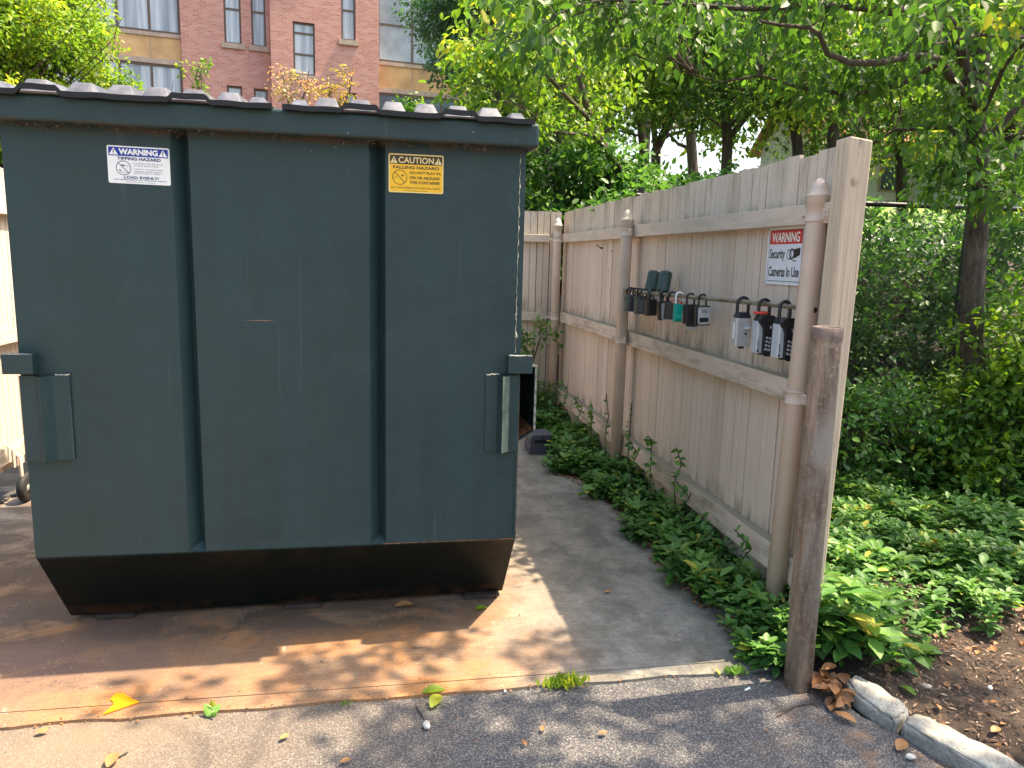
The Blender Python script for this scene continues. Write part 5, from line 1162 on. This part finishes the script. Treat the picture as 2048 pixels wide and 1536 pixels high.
while len(pts) < 8500 and tries < 90000:
    tries += 1
    x_ = rng.uniform(1.90, 6.8); y_ = 2.25 + (rng.uniform()**1.25)*3.6
    fe = 2.50 if x_ < 1.98 else float(np.interp(x_, [1.98, 2.25, 2.6, 3.2, 4.0, 7], [2.46, 2.66, 2.80, 2.78, 2.95, 3.1]))
    fe += 0.05*math.sin(x_*13)+0.04*math.sin(x_*29)
    if y_ < fe: continue
    d = 1.0
    if y_ < fe+0.25: d = 0.45
    if (x_-2.55)**2/0.16 + (y_-3.12)**2/0.03 < 1: d = 0.12
    if (x_-2.35)**2/0.03 + (y_-3.75)**2/0.02 < 1: d = 0.25
    if rng.uniform() > d: continue
    pts.append((x_, y_, gh(x_, y_)))
rosettes('ground_cover', 'carpet of glossy green ground cover right of the fence', pts, 0.13, 0.052, k=6)
pts = [(x_, y_, gh(x_, y_)) for x_, y_ in zip(rng.normal(1.98, 0.10, 60), rng.normal(2.62, 0.13, 60)) if x_ > 1.70 and y_ > 2.44]
rosettes('ground_cover_clump', 'larger leaved clump of ground cover at the foot of the bollard', pts, 0.16, 0.075, kind='stuff', k=6)
# sprigs of vine creeping up the fence
def sprig(label, pts, n=14, size=0.035, leaf=M_cover):
    r = thing('vine_sprig', label, 'vine', pts[0], 'vine sprigs climbing the fence'); mb = MB(); mb.tube(pts, [0.004]*len(pts), 5); mb.build('stem', M_barkd, r)
    V = [Vector(p) for p in pts]; P_ = []
    for i in range(n):
        t = (i+0.5)/n*(len(V)-1); k = int(t); P_.append(tuple(V[k].lerp(V[k+1], t-k)))
    P_ = np.array(P_); a = rdir(n)+np.array([-0.5, -0.4, 0.1]); leaf_mesh('leaves', leaf, P_, a, rdir(n)+np.array([-0.6,-0.6,0.6]), rng.uniform(0.7, 1.2, n)*size, rng.uniform(0.3, 0.9, n), T_LEAF6, r, tuple(pts[0]))
sprig('thin vine sprig climbing the far side of the second fence pipe', [(1.73, 5.36, 0.12), (1.72, 5.38, 0.3), (1.73, 5.35, 0.45), (1.71, 5.37, 0.62)], 12)
sprig('tall thin vine sprig on the near side of the second fence pipe', [(1.79, 5.02, 0.12), (1.78, 5.0, 0.35), (1.79, 5.02, 0.50), (1.78, 4.98, 0.62)], 12)
sprig('vine sprig rising above the bottom rail in the middle of the near panel', [(1.78, 4.1, 0.1), (1.77, 4.12, 0.3), (1.79, 4.08, 0.42), (1.76, 4.1, 0.52)], 16, 0.045)
sprig('leafy sprig curling over the bottom rail nearest the camera', [(1.74, 4.42, 0.1), (1.74, 4.45, 0.28), (1.76, 4.5, 0.42), (1.72, 4.44, 0.50)], 22, 0.05)
for k_, (y_, h_) in enumerate(((3.15, 0.34), (3.55, 0.28), (3.88, 0.36), (4.75, 0.40), (6.2, 0.42), (6.7, 0.5))):
    sprig(['low sprig leaning on the boards just behind the nearest fence pipe', 'low sprig a step behind the nearest fence pipe', 'low sprig near the middle of the near fence panel', 'low sprig just this side of the second fence pipe', 'low sprig in the middle of the far fence panel', 'tallest low sprig near the fence corner'][k_], [(1.74, y_, 0.08), (1.72, y_+0.03, h_*0.5), (1.75, y_-0.03, h_*0.8), (1.70, y_+0.05, h_)], 18, 0.05)
sprig('bushy sprig against the far panel', [(1.70, 5.7, 0.1), (1.72, 5.75, 0.3), (1.71, 5.72, 0.45)], 26, 0.055)
r = thing('corner_vine', 'vine bunch climbing the back fence next to the corner pipe', 'vine', (1.55, 7.3, 0))
cls = cl_box(20, (1.28, 1.66), (7.15, 7.42), (0.1, 0.95)); mb = MB(); mb.tube([(1.5, 7.3, 0), (1.52, 7.33, 0.5), (1.62, 7.33, 0.85)], [0.012, 0.01, 0.006], 6); mb.build('stem', M_barkd, r)
p, al, u_, s_, rn = cloud(cls, 40, 0.055, (0.15, 0.13, 0.12), 0.3, 0.55); leaf_mesh('leaves', M_cover, p, al, u_, s_, rn, T_LEAF6, r, (1.55, 7.3, 0))

# ------------------------------------------------------------------ litter
def litter(name, label, n, fn, size, mat=M_chips, tmpl=T_RHOMB, flat=0.25, cat='litter'):
    P_ = np.array([fn() for _ in range(n)]); a = rdir(n); a[:,2] *= flat; up_ = rdir(n)*0.5+np.array([0,0,1])
    o = leaf_mesh(name, mat, P_, a, up_, rng.uniform(0.4, 1.3, n)*size, np.clip(rng.normal(0.45, 0.3, n), 0, 1), tmpl); return tag(o, label, cat, kind='stuff')
def mf():
    while True:
        x_, y_ = rng.uniform(1.62, 4.6), rng.uniform(1.2, 3.3)
        ed = float(np.interp(y_, [1.2, 1.9, 2.15, 2.42, 2.6, 3.3], [2.4, 1.99, 1.90, 1.82, 1.9, 1.9]))
        if x_ > ed: return (x_, y_, gh(x_, y_)+rng.uniform(0.002, 0.012))
litter('mulch', 'brown wood chip mulch beside the kerb stones', 14000, mf, 0.027, tmpl=T_NARROW)
litter('leaf_mulch', 'broken dry leaf flakes scattered on the mulch', 900, mf, 0.036, mat=M_dry, tmpl=T_LEAF6)
def ef():
    y_ = rng.uniform(2.6, 7.3); return (bl(y_)+0.03+rng.normal(0, 0.035)-0.02*(rng.uniform() < 0.2), y_, rng.uniform(0.003, 0.014))
litter('edge_litter', 'brown leaf crumbs along the edge of the fence planting', 1500, ef, 0.026, mat=M_dry)
litter('slab_litter', 'few tiny crumbs strewn on the concrete and the pavement', 130, lambda: (rng.uniform(-1.3, 1.6), rng.uniform(2.0, 4.8), rng.uniform(0.001, 0.004)), 0.013, mat=M_dry)
litter('seam_litter', 'crumbs gathered along the seam between concrete and asphalt', 170, lambda: (rng.uniform(-1.3, 1.65), 2.565+rng.normal(0, 0.012), rng.uniform(-0.010, 0.002)), 0.013, mat=M_dry)
def strew(kind, label, pts, mat, cat, group=None, tm=_curl(0.27, 0.2, 0.3)):
    for i, (x_, y_, sz, yaw, tn, lb) in enumerate(pts):
        n = 1; z_ = (0.004 if y_ > 2.6 else -0.004)
        a = np.array([[math.cos(yaw), math.sin(yaw), 0.05]]); o = leaf_mesh(kind, mat, np.array([[0, 0, 0.004]]), a, np.array([[0.1, -0.1, 1.0]]), np.array([sz]), np.array([tn]), tm if kind == 'green_leaf' else T_CURL)
        o.location = (x_, y_, z_); tag(o, lb, cat, group)
FL = 'single leaves lying on the pavement'
g_ = [A_ for A_ in ()]
def G(u, v):
    r = Matrix(CM) @ Vector((u-1024, -(v-768), -FPX)); t = -CAM_H/r.z; return r.x*t, r.y*t
def onp(lst):
    return [(*G(u, v), sz, yaw, tn, lb) for u, v, sz, yaw, tn, lb in lst]
strew('green_leaf', '', onp([(845, 1385, 0.085, 0.1, 0.75, 'pale green fallen leaf lying on the concrete edge'), (862, 1415, 0.085, 1.1, 0.95, 'pale green fallen leaf lying on the asphalt just below its twin'),
    (950, 1222, 0.060, 0.2, 0.8, 'small green leaf in the shade of the dumpster corner'), (1831, 1390, 0.07, 1.8, 0.5, 'upright green leaf alone on the mulch')]), M_leafb, 'leaf', FL)
strew('dry_fallen_leaf', '', onp([(215, 1534, 0.07, 1.5, 0.75, 'orange brown leaf at the bottom edge left'), (680, 1524, 0.035, 0.3, 0.8, 'small ochre leaf at the bottom edge near the middle'), (560, 1478, 0.035, 0.7, 0.95, 'round yellow leaf on the tan asphalt'),
    (1083, 1462, 0.03, 1.2, 0.8, 'little brown leaf on the shaded asphalt'), (1052, 1490, 0.03, 1.8, 0.5, 'dull brown leaf in front of the other small asphalt leaf'), (1197, 1468, 0.035, 0.2, 0.55, 'brown leaf in the sunlit patch of asphalt'),
    (1712, 1445, 0.08, 2.1, 0.75, 'curled orange leaf at the foot of the first kerb stone'), (1795, 1500, 0.075, 0.6, 0.65, 'orange brown leaf between asphalt and second kerb stone'), (790, 1216, 0.085, 0.1, 0.9, 'tan flat leaf under the front edge of the dumpster'), (1208, 1187, 0.035, 0.1, 0.85, 'tan leaf alone on the grey concrete'), (70, 1465, 0.04, 0.2, 0.85, 'tan leaf at the left near the concrete edge'), (1983, 1463, 0.05, 0.3, 0.85, 'orange leaf lying on the mulch by the second kerb stone')]), M_dry, 'leaf', 'dry leaves lying about')
# heap of curled leaves by the bollard
r = thing('dry_leaf_clump', 'heap of large curled brown leaves at the foot of the bollard', 'leaves', (1.70, 2.36, 0))
c = np.stack([rng.normal(1.70, 0.028, 40), rng.normal(2.35, 0.045, 40), rng.uniform(0.0, 0.045, 40)], 1); a = rdir(40)*np.array([1,1,0.22])
leaf_mesh('leaves', M_dry, c, a, rdir(40)*0.8+np.array([0,0,0.9]), rng.uniform(0.045, 0.085, 40), rng.uniform(0.1, 0.75, 40), T_CURL, r, (1.70, 2.36, 0))
# yellow scraper
x_, y_ = G(245, 1410); mb = MB(); s_ = 0.047/22
pl = [(-24,14),(-20,17),(-10,17),(0,12),(26,1),(-22,-13),(-14,0),(-17,4),(-25,8)]
mb.prism([(x_+a*s_*0.98, y_+b*s_*2.0) for a, b in pl], 'z', 0.001, 0.005)
o = mb.build('plastic_scrap', plain('orange_yellow_plastic', (0.85, 0.29, 0.01), 0.4, var=0.02), bevel=0.001); tag(o, 'orange yellow heart shaped plastic scrap lying on the concrete edge', 'scrap'); origin_to(o, (x_, y_, 0))
# weeds in the seam
def tuft(name, label, c, n, size, spread, mat=M_leafb, tm=T_NARROW, tilt=0.6):
    P_ = np.stack([rng.normal(c[0], spread[0], n), rng.normal(c[1], spread[1], n), np.full(n, -0.004)], 1); a = rdir(n)*np.array([1,1,0])*tilt+np.array([0,0,1]); u_ = rdir(n)
    o = leaf_mesh(name, mat, P_, a, u_, rng.uniform(0.5, 1.2, n)*size, np.clip(rng.normal(0.8, 0.15, n), 0, 1), tm); tag(o, label, 'weed'); return origin_to(o, (c[0], c[1], 0))
x_, y_ = G(1128, 1368); tuft('weed_tuft', 'bright green weed tuft growing in the seam before the concrete', (x_, y_), 260, 0.042, (0.036, 0.015))
x_, y_ = G(422, 1425); tuft('weed_seedling', 'small broad leaved seedling in the seam left of the middle', (x_, y_), 6, 0.055, (0.008, 0.008), M_cover, T_LEAF6, 1.6)
x_, y_ = G(690, 1408); tuft('moss_tuft', 'tiny green tuft in the seam below the dumpster middle', (x_, y_), 40, 0.016, (0.014, 0.006), M_cover)
x_, y_ = G(1465, 1345); tuft('weed_seedling', 'two small green seedlings in the seam near the bollard', (x_, y_), 26, 0.035, (0.04, 0.012), M_cover, T_LEAF6, 1.3)
# pebbles, cigarette end, twigs
for u, v, lb, s_ in ((853, 1449, 'white pebble on the shaded asphalt', 0.017), (1010, 1380, 'tiny pale pebble on the seam below the dumpster corner', 0.007), (1822, 1512, 'white stone chip between asphalt and second kerb stone', 0.014), (1853, 1372, 'round tan pebble lying on the mulch', 0.016), (1980, 1374, 'small tan pebble on the mulch at the right', 0.012)):
    x_, y_ = G(u, v); bm = bmesh.new(); bmesh.ops.create_icosphere(bm, subdivisions=2, radius=s_)
    for q in bm.verts: q.co = Vector((q.co.x*1.3, q.co.y*0.8, q.co.z*0.6)) * (1+0.12*math.sin(q.co.x*400+q.co.y*300))
    for f in bm.faces: f.smooth = True
    me = bpy.data.meshes.new('pebble'); bm.to_mesh(me); bm.free(); me.materials.append(plain('pebble', (0.62, 0.58, 0.52) if v != 1372 else (0.45, 0.36, 0.28), 0.7)); o = bpy.data.objects.new('pebble', me); COL.objects.link(o); o.location = (x_, y_, s_*0.3-0.006); o.rotation_euler[2] = u; tag(o, lb, 'pebble', 'pebbles')
x_, y_ = G(1497, 1377); mb = MB(); mb.tube([(x_-0.014, y_, -0.006), (x_+0.010, y_+0.010, -0.004)], 0.004, 10); o = mb.build('cigarette_end', M_white); tag(o, 'white cigarette end on the asphalt left of the bollard', 'litter'); origin_to(o, (x_, y_, 0))
for a, lb in (([(1555, 1428), (1590, 1408), (1625, 1402), (1640, 1410)], 'pale bent twig reaching from the leaf heap onto the asphalt'), ([(832, 1408), (845, 1428), (858, 1447)], 'thin dark twig leading to the white pebble'), ([(1975, 1330), (2000, 1350), (2010, 1380)], 'dark twig lying on the mulch at the right'), ([(236, 1510), (255, 1500)], 'tiny dark twig at the lower left')):
    pt = [G(u, v) for u, v in a]; mb = MB(); mb.tube([(p_[0], p_[1], -0.008 if p_[0] < 1.75 else 0.012) for p_ in pt], 0.0028, 5); o = mb.build('twig', M_bark if a[0][0] == 1555 else M_barkd); tag(o, lb, 'twig', 'twigs on the ground'); origin_to(o, (pt[0][0], pt[0][1], 0))
